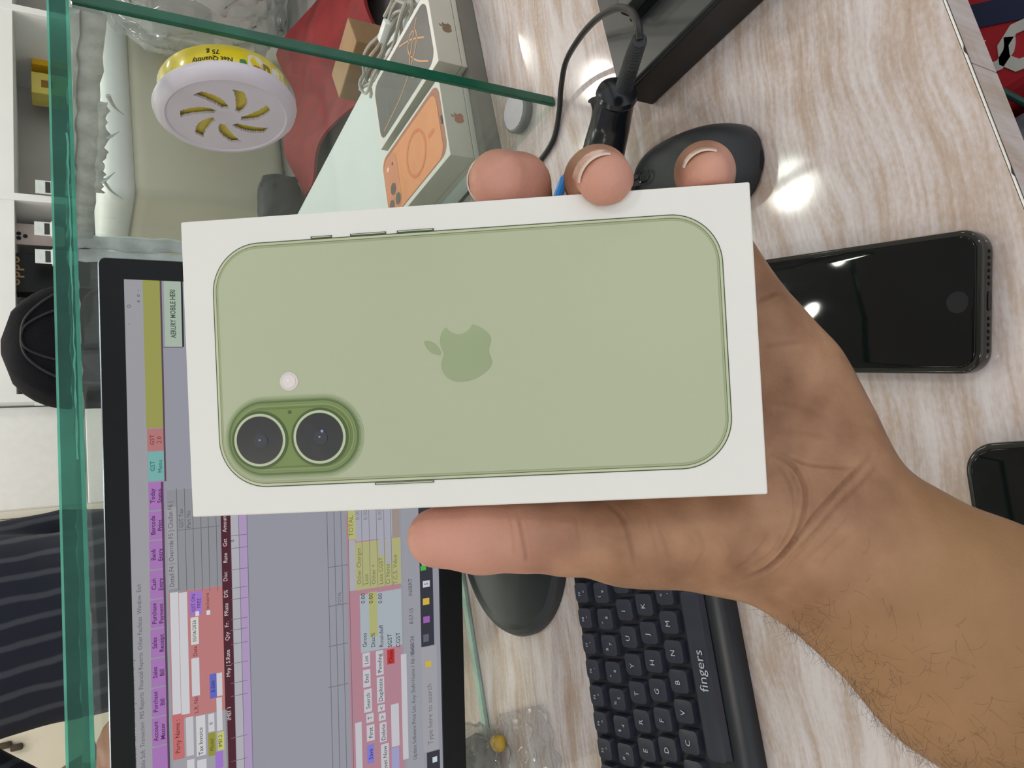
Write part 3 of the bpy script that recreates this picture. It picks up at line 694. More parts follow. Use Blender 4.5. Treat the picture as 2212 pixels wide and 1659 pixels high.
T_('Close', 844, 1418, 9, (70, 10, 14)); T_('Update Software Price List. Key: Shift+Home / Alt / Enter', 896, 1640, 9, (74, 74, 84), 'LEFT', xs=.9); T_('05/02/26', 890, 1394, 9, (74, 74, 84)); T_('8:57:15', 888, 1330, 9, (74, 74, 84)); T_('INSERT', 886, 1268, 9, (74, 74, 84)); T_('Type here to search', 930, 1608, 12, (104, 104, 112), 'LEFT'); T_('S', 920, 1261, 9, (60, 70, 80))
tms = []
for rgb, ms in tx.items():
    q = join(ms); q.materials.append(emis('uitext_%d_%d_%d' % rgb, rgb)); tms.append(q)
o = obj('screen_text', join(tms), None, scr); o['kind'] = 'stuff'
# stand: neck and round foot
Mi = Mm.inverted()
fx, fy = .04, .668
foot = lathe([(0, .0075), (.086, .0075), (.088, .009), (.0915, .0115), (.0965, .010), (.099, .006), (.099, .0005), (0, .0005)], 72)
foot.transform(Mi @ Matrix.Translation((fx, fy, 0))); obj('foot', foot, mat('foot_black_satin', (46, 50, 54), .38, var=.08, scale=20), mo, smooth=True)
nk = box_me(-.03, .03, -.012, .012, .006, .16, .006, 3); nk.transform(Mi @ Matrix.Translation((fx+.012, fy+.052, 0)) @ Matrix.Rotation(mon_yaw, 4, 'Z')); obj('neck', nk, m_blk2, mo, smooth=True)

# ------------------------------------------------------------------ keyboard
KA = -4.6; PX, PY = .0202, .0226
ka = math.radians(KA)
Jp = onz(1404, 1366, .024)       # centre of the J key
Mk = Matrix.Translation((Jp[0], Jp[1], 0)) @ Matrix.Rotation(ka, 4, 'Z')
kb = thing('keyboard', 'black computer keyboard with white lettering in front of the monitor', 'keyboard', M=Mk)
m_kb = mat('keyboard_body', (30, 33, 40), .34, var=.1, scale=60); m_key = mat('keycap_black', (46, 49, 62), .36, var=.06, scale=60); m_leg = mat('keycap_legend_white', (200, 206, 214), .5)
KX0, KX1 = -.185, .215
tiltk = math.radians(3.2)
Mt = Matrix.Translation((0, 0, .0165)) @ Matrix.Rotation(tiltk, 4, 'X')
kyb, kyf = 3*PY+.020, -PY-.046
prof = [(kyb, -.0135), (kyb, .002), (kyb-.003, .0045), (kyf+.030, .0045), (kyf+.028, .0035), (kyf+.016, .0042), (kyf+.004, .000), (kyf, -.006), (kyf, -.0125)]
v = [(xx, p[0], p[1]) for xx in (KX0, KX1) for p in prof]; n = len(prof)
f = [(i, (i+1) % n, n+(i+1) % n, n+i) for i in range(n)]+[tuple(range(n-1, -1, -1)), tuple(range(n, 2*n))]
body = me_from(v, f); bm = bmesh.new(); bm.from_mesh(body); bmesh.ops.recalc_face_normals(bm, faces=bm.faces)
bmesh.ops.bevel(bm, geom=[e for e in bm.edges if abs(e.verts[0].co.x-e.verts[1].co.x) < 1e-6], offset=.0012, segments=1, affect='EDGES'); body = bm_me(bm)
body.transform(Mt); obj('body', body, m_kb, kb, smooth=True)
strip = box_me(KX0+.002, KX1-.002, kyf+.018, kyf+.026, .0035, .0048, .0006); strip.transform(Mt); obj('glossy_strip', strip, mat('keyboard_gloss_strip', (40, 44, 48), .15, var=.05), kb)
def keycap(w, d):
    b_ = rrect(w-.0026, d-.0026, .0022, 3); t_ = rrect(w-.0046, d-.0048, .0034, 3); c_ = rrect(w-.0100, d-.0104, .0030, 3)
    n = len(b_); v = [(p[0], p[1], 0) for p in b_]+[(p[0], p[1], .0050) for p in t_]+[(p[0], p[1], .0045) for p in c_]
    f = [(i, (i+1) % n, n+(i+1) % n, n+i) for i in range(n)]+[(n+i, n+(i+1) % n, 2*n+(i+1) % n, 2*n+i) for i in range(n)]+[tuple(range(2*n, 3*n))]
    return me_from(v, f)
_kc = {}
def key(x, y, legends, w=1.0, d=1.0, sz=.0056):
    W, D = PX*w, (PY*d if d != 1 else PY*.96)
    k_ = (round(W, 5), round(D, 5))
    if k_ not in _kc:
        _kc[k_] = keycap(W, D); _kc[k_].materials.append(m_key); _kc[k_].polygons.foreach_set('use_smooth', [True]*len(_kc[k_].polygons))
        try: _kc[k_].set_sharp_from_angle(angle=math.radians(50))
        except Exception: pass
    o = obj('key', _kc[k_], None, kb, M=Mt @ Matrix.Translation((x, y, .0044)))
    for s, dx, dy, q in legends:
        me = text_me(s, q); obj('legend', me, m_leg, o, M=Matrix.Translation((dx, dy, .0051)))
    return o
def vis(x): return x > KX0+.006 and x < KX1-.006
shiftsym = dict(zip('1234567890', '!@#$%^&*()'))
for i in range(13):                                   # function row above the digits: F7 sits over 7
    x = -.0115+(i-6)*PX
    if vis(x): key(x, 3*PY+.0045, [('F%d' % (i+1), -.001, .0022, .0038), (('o', '<', '>', '=', '+', '-', '^', '~')[i % 8], .001, -.0026, .0036)], d=.9)
for i, ch in enumerate('1234567890-='):
    x = -.0115+(i-6)*PX
    if vis(x): key(x, 2*PY+.002, [(shiftsym.get(ch, '_'), -.003, .0026, .0042), (ch, .001, -.0024, .0044)])
for i, ch in enumerate('QWERTYUIOP[]'):
    x = -.004+(i-6)*PX
    if vis(x): key(x, PY, [(ch, -.001, .001, .0062)])
for i, ch in enumerate("ASDFGHJKL;'"):
    x = (i-6)*PX
    if vis(x): key(x, 0, [(ch, -.001, .001, .0062)])
for i, ch in enumerate('ZXCVBNM,./'):
    x = .0082+(i-6)*PX
    lg = [(ch, -.001, .001, .0062)] if ch.isalpha() else [({',': '<', '.': '>', '/': '?'}[ch], -.001, .003, .0044), (ch, 0, -.002, .0050)]
    if vis(x): key(x, -PY, lg)
key(-.026, -2*PY-.001, [('fingers', .003, 0, .0105)], w=5.75, d=.92)
for x in (-.101, -.126, -.151, .049, .074, .099, .124): key(x, -2*PY-.001, [], w=1.18, d=.92)
for x, y in ((-.168, PY), (-.160, 0), (-.165, -PY)): key(x, y, [], w=1.3)
for j in range(5):
    for i in range(4):
        x = .148+i*PX*.98
        if vis(x) and j < 4: pass

# ------------------------------------------------------------------ mouse
ax = np.array([.34, .94]); mc = np.array([.249, .323])
ma = math.atan2(ax[1], ax[0])
Mms = Matrix.Translation((mc[0], mc[1], 0)) @ Matrix.Rotation(ma, 4, 'Z')
mouse = thing('computer_mouse', 'black wireless computer mouse lying beside the scanner', 'mouse', M=Mms)
def mouse_mesh():
    nu, nv = 40, 14; v = []; f = []
    L, Wd, Ht = .060, .0335, .036
    for j in range(nv+1):
        tt = j/nv
        for i in range(nu):
            a = 2*PI*i/nu; ca, sa = math.cos(a), math.sin(a)
            ex_ = .82
            x = L*math.copysign(abs(ca)**ex_, ca); y = Wd*math.copysign(abs(sa)**ex_, sa)*(1-.10*ca-.10*(1-ca*ca))
            s = math.cos(tt*PI/2)**.55
            hump = Ht*(1-.22*(x*s/L+.25)**2-.10*(x*s/L))
            v.append((x*s, y*s, .002+(hump-.002)*math.sin(tt*PI/2)**1.0))
    for j in range(nv):
        for i in range(nu):
            k = (i+1) % nu; f.append((j*nu+i, j*nu+k, (j+1)*nu+k, (j+1)*nu+i))
    f.append(tuple(range(nu-1, -1, -1))); f.append(tuple(nv*nu+i for i in range(nu)))
    return me_from(v, f)
obj('shell', mouse_mesh(), mat('mouse_black_matte', (34, 38, 42), .48, var=.08, scale=60), mouse, smooth='all')
obj('base_skirt', prism([(.0615*math.cos(a)*.985, .0315*math.sin(a)*(1-.1*math.cos(a))) for a in np.linspace(0, 2*PI, 40, endpoint=False)], .0005, .004, .001), m_blk, mouse, smooth=True)
obj('scroll_wheel', xform(lathe([(0, -.004), (.010, -.004), (.011, -.002), (.011, .002), (.010, .004), (0, .004)], 24), Matrix.Translation((.034, 0, .0235)) @ Matrix.Rotation(PI/2, 4, 'X')), m_blk2, mouse, smooth=True)
ring = catmull([(.012, -.0035, .0358), (.020, -.0035, .0350), (.0225, 0, .0347), (.020, .0035, .0350), (.012, .0035, .0358), (.0095, 0, .0360)], 5, True)
obj('button_groove', tube(ring+[ring[0]], .0005, 5), m_gloss, mouse)
obj('button_split', tube([(.024, 0, .0343), (.045, 0, .0300), (.056, 0, .022)], .0005, 5), m_gloss, mouse)

# ------------------------------------------------------------------ barcode scanner with cable
m_scan = mat('scanner_black', (24, 26, 32), .22, var=.1, scale=60)
bs = thing('barcode_scanner', 'black handheld barcode scanner lying with its curly ribbed cable end up', 'barcode scanner', (.30, .36, 0))
o0 = np.array([.30, .36, 0])
h0 = onz(1332, 205, .052); h1 = onz(1318, 270, .040); h2 = onz(1300, 350, .036); h3 = onz(1296, 440, .034)
pth = catmull([h0-o0, h1-o0, h2-o0, h3-o0], 8); npt = len(pth)
rr = [.0135+.0035*min(1, i/npt*1.4) for i in range(npt)]
obj('handle', tube(pth, rr, 20), m_scan, bs, smooth=True)
hd = box_me(-.026, .026, -.032, .032, -.018, .022, .010, 3); hd.transform(Matrix.Translation(onz(1262, 520, .03)-o0) @ Matrix.Rotation(.9, 4, 'Z')); obj('head', hd, m_scan, bs, smooth=True)
# trigger along the left flank and butt flange
tr_ = catmull([onz(1288, 215, .05)-o0, onz(1292, 240, .045)-o0, onz(1283, 290, .035)-o0, onz(1270, 340, .028)-o0], 8)
obj('trigger', tube(tr_, [.0065]+[.0048]*(len(tr_)-2)+[.0045], 10), m_scan, bs, smooth=True)
dirn = (pth[0]-pth[1]); dirn /= np.linalg.norm(dirn)
obj('butt_ring', tube([pth[0]-dirn*.003, pth[0]-dirn*.0005, pth[0]+dirn*.003, pth[0]+dirn*.006], [.0138, .0150, .0140, .008], 20), m_scan, bs, smooth=True)
sr0 = onz(1348, 190, .058)-o0; sr1 = onz(1366, 130, .085)-o0; sr2 = onz(1382, 85, .098)-o0
sp_ = catmull([sr0, sr1, sr2], 30); rad = [(.0062 if (i//2) % 2 else .0048)*(1-.25*i/len(sp_)) for i in range(len(sp_))]
obj('strain_relief', tube(sp_, rad, 10), m_blk2, bs, smooth=True)
cp = [sr2, onz(1378, 52, .10)-o0, onz(1362, 24, .092)-o0, onz(1330, 18, .08)-o0, onz(1288, 42, .06)-o0, onz(1250, 85, .04)-o0, onz(1222, 135, .022)-o0, onz(1212, 190, .010)-o0, onz(1208, 240, .004)-o0, onz(1196, 300, .003)-o0, onz(1168, 345, .003)-o0, onz(1140, 370, .003)-o0, onz(1060, 440, .003)-o0]
obj('cable', tube(catmull(cp, 10), .0024, 10), mat('cable_black', (26, 27, 30), .4), bs, smooth=True)
pin = obj('blue_pen_cap', xform(lathe([(0, 0), (.0035, 0), (.0038, .002), (.0036, .018), (.002, .021), (0, .021)], 20), Matrix.Rotation(PI/2, 4, 'X')), mat('cap_blue', (40, 130, 215), .3), smooth=True)
q = onz(1219, 411, .004); pin.location = (q[0], q[1]+.012, .0038); pin.rotation_euler.z = .6; tag(pin, 'small bright blue pen cap peeping out beside the middle fingertip', 'pen cap')

# black printer-like unit
pr = thing('receipt_printer', 'black low rectangular receipt printer at the right end of the desk', 'printer', (.325, .165, 0))
m_pt = mat('printer_top_grey_black', (46, 50, 50), .35, var=.1, scale=40); m_pf = mat('printer_front_black', (22, 23, 25), .4, var=.1, scale=40)
obj('lower_body', box_me(0, .30, 0, .180, .0005, .031, .0015), m_pf, pr)
obj('top_deck', box_me(.0015, .298, .0015, .1785, .0305, .0335, .001), m_pt, pr)
obj('raised_cover', box_me(.040, .295, .004, .146, .033, .050, .003, 2), m_pt, pr, smooth=True)
obj('gloss_trim', box_me(.038, .0400, .006, .146, .0335, .0400), m_gloss, pr)
obj('paper_slot', box_me(.055, .28, .148, .150, .0335, .040), m_gloss, pr)
gr = obj('key_ring', xform(tube([(.011*math.cos(a), .011*math.sin(a), 0) for a in np.linspace(0, 2*PI, 33)], .0012, 6), Matrix.Rotation(.1, 4, 'X')), mat('brass', (150, 120, 60), .3, metal=1.0), smooth=True)
q = onz(1292, -2, .002); gr.location = (q[0]+.002, .352, .0026); tag(gr, 'small brass ring lying behind the black printer', 'ring')

# grey magnet disc seen through the glass foot
q = (onz(1105, 320, 0)+onz(1170, 262, 0))/2
dk = thing('round_magnet', 'small grey round puck lying against the foot of the side pane', 'puck', (GX+.027, q[1]-.001, 0))
obj('rim', lathe([(0, .0005), (.019, .0005), (.0205, .003), (.0205, .008), (.019, .0095), (0, .0095)], 40), mat('puck_grey', (110, 112, 112), .4), dk, smooth=True)
obj('cap_face', prism(circ(0, 0, .0175, 40), .0095, .0102), mat('puck_lilac', (186, 178, 190), .4), dk)

# ------------------------------------------------------------------ phones on the desk
m_scr = mat('phone_glass_black', (7, 8, 11), .05, var=.05, spec=.35)
m_case = mat('clear_case_smoke', (46, 46, 43), .10, var=.05, trans=.3)
def phone(name, label, center, ang, W, L, T, r, home=True):
    M = Matrix.Translation((center[0], center[1], 0)) @ Matrix.Rotation(ang, 4, 'Z')
    t = thing(name, label, 'phone', M=M, group='phones lying on the desk')
    obj('clear_case', prism(rrect(W+.004, L+.004, r+.002, 8), .0004, T+.0016, .0016, 3), m_case, t, smooth=True)
    obj('phone_body', prism(rrect(W-.0006, L-.0006, r, 8), .0022, T+.0019, .0016, 3), m_blk, t, smooth=True)
    s = obj('screen_glass', prism(rrect(W-.002, L-.002, r-.0008, 8), T+.0016, T+.0026, .0007, 3), m_scr, t, smooth=True)
    if home:
        h = obj('home_button', xform(prism(circ(0, 0, .0054, 32), T+.0024, T+.00275), Matrix.Translation((0, -L/2+.0095, 0))), mat('home_button_dark', (18, 18, 24), .25, spec=.4), t)
    for sx_ in (-1, 1):
        for k in range(6):
            obj('speaker_hole', xform(prism(circ(0, 0, .0009, 10), -.0004, .0006), Matrix.Translation((sx_*(.0085+.0032*k), -L/2-.0019, T*.55)) @ Matrix.Rotation(PI/2, 4, 'X')), m_gloss, t)
    obj('charge_port', xform(prism(rrect(.0095, .0032, .0015, 4), -.0004, .0006), Matrix.Translation((0, -L/2-.0019, T*.55)) @ Matrix.Rotation(PI/2, 4, 'X')), m_gloss, t)
    for yy, ll in ((.034, .010), (-.045, .008)):
        obj('side_button', box_me(W/2+.0012, W/2+.0026, yy-ll/2, yy+ll/2, T*.45, T*.75, .0003), mat('button_steel', (150, 150, 140), .3, metal=.7), t)
    return t
axd = np.array([.323, .946]); pb = np.array([.0875, .1685]); pc = pb+axd*.0705
phone('phone', 'black phone with round home button in clear case face up near the palm', pc, math.atan2(axd[1], axd[0])-PI/2, .0675, .138, .0085, .009)
c2 = onz(2072, 964, .011); d2 = np.array([-.985, .17]); n2_ = np.array([-.17, -.985])
phone('phone', 'black phone partly hidden under the forearm at the desk edge', (c2[0]+d2[0]*.0735+n2_[0]*.0365, c2[1]+d2[1]*.0735+n2_[1]*.0365), math.atan2(-d2[1], -d2[0])-PI/2, .069, .144, .0075, .0125, home=False)

# ------------------------------------------------------------------ clear bag of bits beside the monitor
q = onz(1075, 1610, 0)
bagM = clear_glass('bag_film', (.88, .89, .88), 1.4, haze=.22, hazecol=(.7, .7, .7))
cb = thing('clear_pouch', 'crumpled clear plastic pouch with small parts lying left of the monitor foot', 'plastic pouch', (q[0], q[1], 0))
me_ = crumple(blob(.042, .034, .028, 5), .006, 60, 21); me_.transform(Matrix.Translation((-.012, .004, .0335))); obj('film', me_, bagM, cb, smooth='all')
me_ = crumple(blob(.020, .017, .016, 4), .002, 80, 2); me_.transform(Matrix.Translation((-.006, .012, .018))); obj('grey_wad', me_, mat('wad_grey', (128, 126, 120), .6), cb, smooth='all')
me_ = crumple(blob(.008, .008, .007, 3), .001, 120, 5); me_.transform(Matrix.Translation((.006, -.020, .009))); obj('amber_bead', me_, mat('bead_amber', (196, 158, 50), .3), cb, smooth='all')
bm = bmesh.new(); bmesh.ops.create_grid(bm, x_segments=40, y_segments=40, size=.5)
for v_ in bm.verts:
    v_.co = Vector((v_.co.x*.075, v_.co.y*.10, .003+.0016*math.sin(v_.co.x*24+v_.co.y*9)+.0012*math.sin(v_.co.y*37)+.0015*math.sin((v_.co.x-v_.co.y)*15)))
ext = bmesh.ops.extrude_face_region(bm, geom=bm.faces[:])
for g in ext['geom']:
    if isinstance(g, bmesh.types.BMVert): g.co.z += .0006
me_ = bm_me(bm); me_.transform(Matrix.Translation((.004, -.075, 0)) @ Matrix.Rotation(.15, 4, 'Z')); obj('flat_sleeve', me_, clear_glass('sleeve_film', (.95, .95, .96), 1.35, haze=.05), cb, smooth='all')

# ------------------------------------------------------------------ under the desk
BZ = -.40
rb = thing('shopping_bag', 'red shopping bag with white and navy print standing under the desk', 'shopping bag', (.54, .31, FZ))
obj('bag_body', box_me(-.172, .20, -.16, .17, 0, BZ-FZ, .012, 2), mat('bag_red', (158, 22, 34), .6, var=.15, scale=10), rb)
c_ = onz(2112, 34, BZ+.001); nb = box_me(-.012, .012, -.16, .10, 0, .0012); nb.transform(Matrix.Translation((c_[0]-.54, c_[1]-.31, BZ-FZ)) @ Matrix.Rotation(-.5, 4, 'Z')); obj('navy_band', nb, mat('bag_navy', (26, 34, 66), .6), rb)
mw = mat('bag_white', (190, 190, 184), .6)
for s_, px_, py_, q_ in (('o', 2196, 96, .10), ('c', 2122, 126, .09)):
    c_ = onz(px_, py_, BZ); me_ = text_me(s_, q_, extrude=.0006, bold=.0012); me_.transform(Matrix.Translation((c_[0]-.54, c_[1]-.31, BZ-FZ+.001)) @ Matrix.Rotation(-.6, 4, 'Z')); obj('printed_letter', me_, mw, rb)
gc = obj('grey_carton', box_me(.10, .355, .16, .50, FZ, -.44, .004), mat('carton_grey', (120, 122, 132), .7, var=.05)); tag(gc, 'plain grey carton on the floor under the desk', 'carton')
gcab = obj('green_cable', tube(catmull([tuple(onz(2140, 185, BZ+.005)), tuple(onz(2180, 205, BZ+.005)), tuple(onz(2212, 222, BZ+.006)), tuple(onz(2260, 245, BZ+.007))], 8), .0035, 8), mat('cable_teal', (30, 70, 66), .5), smooth=True); tag(gcab, 'dark teal cable running past the red bag under the desk', 'cable')

# ------------------------------------------------------------------ far side of the shop
m_sh = mat('shelf_white', (242, 245, 244), .5, var=.02, scale=6); m_shb = mat('shelf_back_grey', (206, 202, 194), .7, var=.10, scale=4)
SY = 2.8
su = thing('display_shelf', 'white wall display shelf with phones boxes and price tags', 'shelf', (.83, SY, FZ))
def at_sh(x0, x1, y0, y1, z0, z1, nm, m): return obj(nm, box_me(x0-.83, x1-.83, y0-SY, y1-SY, z0-FZ, z1-FZ, .001, 1), m, su)
for xx in (.83, 1.575, 2.385, 3.2): at_sh(xx, xx+.028, SY, 3.28, FZ, 1.25, 'post', m_sh)
at_sh(.83, 3.228, 3.26, 3.28, FZ, 1.25, 'back_board', m_shb)
for zz in (.505, .02, -.4): at_sh(.858, 3.2, SY+.004, 3.26, zz, zz+.07 if zz > .4 else zz+.025, 'shelf_board', m_sh)
at_sh(.858, 3.2, 3.05, 3.26, .30, .315, 'step_shelf', m_sh)
def shelf_thing(name, label, cat, x, y, z, build):
    t = thing(name, label, cat, (x, y, z)); build(t); return t
m_tagw = mat('tag_white', (222, 232, 230), .4); m_tagk = mat('tag_black', (52, 52, 50), .5)
for i, (tx_, ty_) in enumerate(((92, 402), (90, 492), (92, 552), (92, 858))):
    P = ony(tx_, ty_, SY-.012); tz_ = .3951 if False else P[2]
    t = thing('price_tag', ['price tag just right of the tall shelf post', 'price tag beside the pale pink phone on the shelf', 'price tag half behind the black backpack', 'price tag at the left end of the white shelf'][i], 'price tag', (P[0], P[1], .02), group='price tags on the shelf')
    t.location.z = P[2]-.028; t.location.y = SY-.006
    obj('card', box_me(-.027, .027, 0, .002, 0, .05, .0005, 1), m_tagw, t); obj('print_block', box_me(-.022, .022, -.0006, 0, .004, .020), m_tagk, t)
    obj('holder', box_me(-.03, .03, -.003, .012, -.006, .0, .0005, 1), m_sh, t)
for i, (x_, y_, colr) in enumerate(((84, 96, (236, 186, 30)), (84, 158, (232, 216, 110)))):
    P = ony(x_, y_, 3.0); t = thing('yellow_box', ['small deep yellow box on the shelf right of the post', 'small pale yellow box on the shelf next to the deep yellow one'][i], 'box', (P[0], 3.06, P[2]-.05))
    t.location.z = .315
    mm = mat('yellow_%d' % i, colr, .5, var=.03); hz = P[2]+.028-.315
    obj('carton', box_me(-.05, .05, 0, .09, 0, max(.09, hz), .003), mm, t); obj('print', box_me(-.02, .015, -.0006, .0, hz*.45, hz*.75), mat('yel_print', (150, 110, 30), .5), t)
P = ony(40, 500, 2.9); t = thing('display_phone', 'pale pink phone with triple camera on a shelf stand', 'phone', (P[0], 2.92, P[2]-.13))
t.location.z = .05
obj('back', xform(prism(rrect(.085, .17, .016, 5), -.005, .004, .002, 2), Matrix.Translation((0, 0, P[2]-.05-.06)) @ Matrix.Rotation(PI/2, 4, 'X')), mat('phone_pink', (222, 204, 198), .4), t, smooth=True)
for dx, dz in ((-.018, .0), (.0, .0), (-.009, -.02)): obj('lens', xform(prism(circ(dx, dz, .0075, 16), .004, .006), Matrix.Translation((0, 0, P[2]-.05)) @ Matrix.Rotation(PI/2, 4, 'X')), m_blk, t)
obj('stand', box_me(-.03, .03, .005, .05, -.005, P[2]-.05-.10), m_blk, t)
m_gold2 = mat('print_gold', (170, 140, 90), .4)
for i, (x_, y_, lab) in enumerate(((30, 585, 'black phone box with gold lettering right of the backpack'), (30, 785, 'black phone box with gold lettering left of the backpack'))):
    P = ony(x_, y_, 2.86); t = thing('black_phone_box', lab, 'phone box', (P[0], 2.87, .045))
    t.location.z = .045
    obj('carton', box_me(-.075, .075, 0, .05, 0, P[2]+.035-.045, .002), m_blk, t)
    me_ = text_me('oppo', .055, bold=.001); me_.transform(Matrix.Translation((.005, -.0008, P[2]-.045)) @ Matrix.Rotation(PI/2, 4, 'X')); obj('lettering', me_, m_gold2, t)
P = ony(80, 2, SY); 
o = obj('red_packet', box_me(-.08, .08, 0, .05, .39, .47, .004), mat('packet_red', (200, 40, 60), .5)); o.location = (2.49, SY+.06, .045-.02-.0-.0); o.location.z = .575-.39; tag(o, 'red packet standing on the upper shelf at the far right', 'packet')
# goods on the lower shelf right of the monitor
for (x0, x1, z0, z1, y0, colr, lab, nm) in ((1.00, 1.24, .045, .36, 2.92, (52, 92, 178), 'blue carton on the lower shelf seen just right of the monitor', 'blue_carton'), (1.035, 1.13, .045, .26, 2.68, (92, 82, 76), 'dark brown pouch standing before the blue carton', 'brown_pouch'), (1.14, 1.28, .045, .16, 2.66, (190, 146, 84), 'tan cardboard carton low beside the monitor edge', 'tan_carton'), (.88, .98, .045, .30, 3.0, (214, 180, 112), 'pale tan carton left of the blue carton on the shelf', 'pale_carton')):
    o = obj(nm, box_me(-(x1-x0)/2, (x1-x0)/2, 0, .08, 0, z1-z0, .004), mat(nm, colr, .6, var=.12, scale=20)); o.location = ((x0+x1)/2, max(y0, SY+.006), z0); tag(o, lab, 'carton' if 'carton' in nm else 'pouch')
# cream base cabinet with locks at the left
wc = thing('wall_cabinet', 'cream wall cabinet doors with small dark locks behind the customer', 'cabinet', (-1.6, 3.0, FZ))
m_cr = mat('cabinet_cream', (252, 243, 222), .5, var=.02, scale=4); m_cw = mat('cabinet_bluish_white', (247, 248, 246), .5, var=.02)
obj('carcass', box_me(0, 2.08, .02, .29, 0, 1.9), m_cr, wc)
for k, (a_, b_) in enumerate(((0, .55), (.553, 1.10), (1.103, 1.66), (1.663, 2.08))):
    d_ = obj('door', box_me(a_, b_, 0, .019, .02, 1.89, .002, 1), m_cr, wc)
for px, py in ((12, 1190), (12, 1610), (36, 1614)):
    P = ony(px, py, 2.995); obj('lock', xform(prism(rrect(.02, .034, .006, 4), 0, .012, .002, 2), Matrix.Translation((P[0]+1.6, -.001, P[2]-FZ)) @ Matrix.Rotation(PI/2, 4, 'X')), mat('lock_dark', (84, 74, 60), .4, metal=.5), wc, smooth=True)
wh = thing('end_cabinet', 'bluish white tall cabinet between the shelf and the cream doors', 'cabinet', (.482, 2.84, FZ))
obj('carcass', box_me(0, .345, .02, .42, 0, 1.9), m_cw, wh)
for a_, b_ in ((.02, .55), (.56, 1.06), (1.07, 1.88)): obj('drawer_front', box_me(.003, .342, 0, .019, a_, b_, .002, 1), m_cw, wh)
# far counter with the backpack
fcn = thing('far_counter', 'white shop counter across the aisle carrying a backpack', 'counter', (.28, 1.54, FZ))
obj('counter_top', box_me(0, .455, 0, .26, .92, .95, .004), m_sh, fcn); obj('carcass', box_me(.02, .435, .03, .25, 0, .92), m_sh, fcn)
bk = thing('backpack', 'black fabric backpack with rounded top standing on the far counter', 'backpack', (.605, 1.66, .20))
m_bk = mat('backpack_black_fabric', (15, 16, 22), .85, spec=.2, var=.2, scale=60, bump=.4, bscale=400)
def dome(w, d, h, r):
    v = []; f = []; nu, nv = 48, 16
    for j in range(nv+1):
        tt = j/nv; z = h*(1-(1-tt)**1.0)
        zz = h*tt; s = 1.0 if zz < h-r else math.sqrt(max(0, 1-((zz-(h-r))/r)**2))
        for i in range(nu):
            a = 2*PI*i/nu; ca, sa = math.cos(a), math.sin(a)
            fold = 1+.018*math.sin(5*a+zz*22)+.012*math.sin(11*a-zz*30)
            v.append((w/2*math.copysign(abs(ca)**.6, ca)*(.12+.88*s)*fold, d/2*math.copysign(abs(sa)**.6, sa)*(.15+.85*s)*fold, zz))
    for j in range(nv):
        for i in range(nu): f.append((j*nu+i, j*nu+(i+1) % nu, (j+1)*nu+(i+1) % nu, (j+1)*nu+i))
    f.append(tuple(range(nu-1, -1, -1))); f.append(tuple(nv*nu+i for i in range(nu)))
    return me_from(v, f)
obj('main_body', dome(.25, .15, .285, .13), m_bk, bk, smooth='all')
pk = dome(.20, .06, .16, .06); pk.transform(Matrix.Translation((0, -.085, 0))); obj('front_pocket', pk, m_bk, bk, smooth='all')
for q_ in (.10, .06):
    arc = catmull([(-q_, -.074, .06), (-q_*.95, -.076, .17), (-q_*.5, -.062, .235), (0, -.056, .25), (q_*.5, -.062, .235), (q_*.95, -.076, .17), (q_, -.074, .06)], 6); obj('seam_piping', tube(arc, .0028, 6), mat('piping_black', (22, 23, 28), .6), bk, smooth=True)
obj('zip_pull', box_me(.035, .085, -.122, -.118, .10, .112, .001), mat('zip_gold', (196, 168, 110), .35, metal=.4), bk)

# ------------------------------------------------------------------ implicit body modelling (rounded cones, smooth union, surface nets)
def rcone(P, a, b, ra, rb):
    a = np.asarray(a, np.float32); b = np.asarray(b, np.float32); ba = b-a; L2 = float(ba@ba)
    pa = P-a; t = np.clip((pa@ba)/L2, 0, 1); d = pa-t[..., None]*ba
    return np.sqrt((d*d).sum(-1))-(ra+(rb-ra)*t)
def smin(a, b, k):
    h = np.clip(.5+.5*(b-a)/k, 0, 1); return b*(1-h)+a*h-k*h*(1-h)
def smax(a, b, k): return -smin(-a, -b, k)
class Field:
    def __init__(s, lo, hi, vs):
        s.lo = np.array(lo, np.float32); s.vs = vs; s.n = np.ceil((np.array(hi)-s.lo)/vs).astype(int)+1
        s.g = [s.lo[i]+vs*np.arange(s.n[i], dtype=np.float32) for i in range(3)]
    def new(s): return np.full(tuple(s.n), .05, np.float32)
    def sub(s, lo, hi):
        i0 = np.clip(((lo-s.lo)/s.vs).astype(int), 0, s.n-1); i1 = np.clip(((hi-s.lo)/s.vs).astype(int)+2, 1, s.n)
        return tuple(slice(a, b) for a, b in zip(i0, i1))
    def pts(s, sl): return np.stack(np.meshgrid(s.g[0][sl[0]], s.g[1][sl[1]], s.g[2][sl[2]], indexing='ij'), -1)
    def chain(s, F, pts, k):
        for (a, ra), (b, rb) in zip(pts[:-1], pts[1:]):
            a = np.array(a); b = np.array(b); m = max(ra, rb)+.035
            sl = s.sub(np.minimum(a, b)-m, np.maximum(a, b)+m)
            if min(q.stop-q.start for q in sl) < 1: continue
            F[sl] = smin(F[sl], rcone(s.pts(sl), a, b, ra, rb), k)
        return F
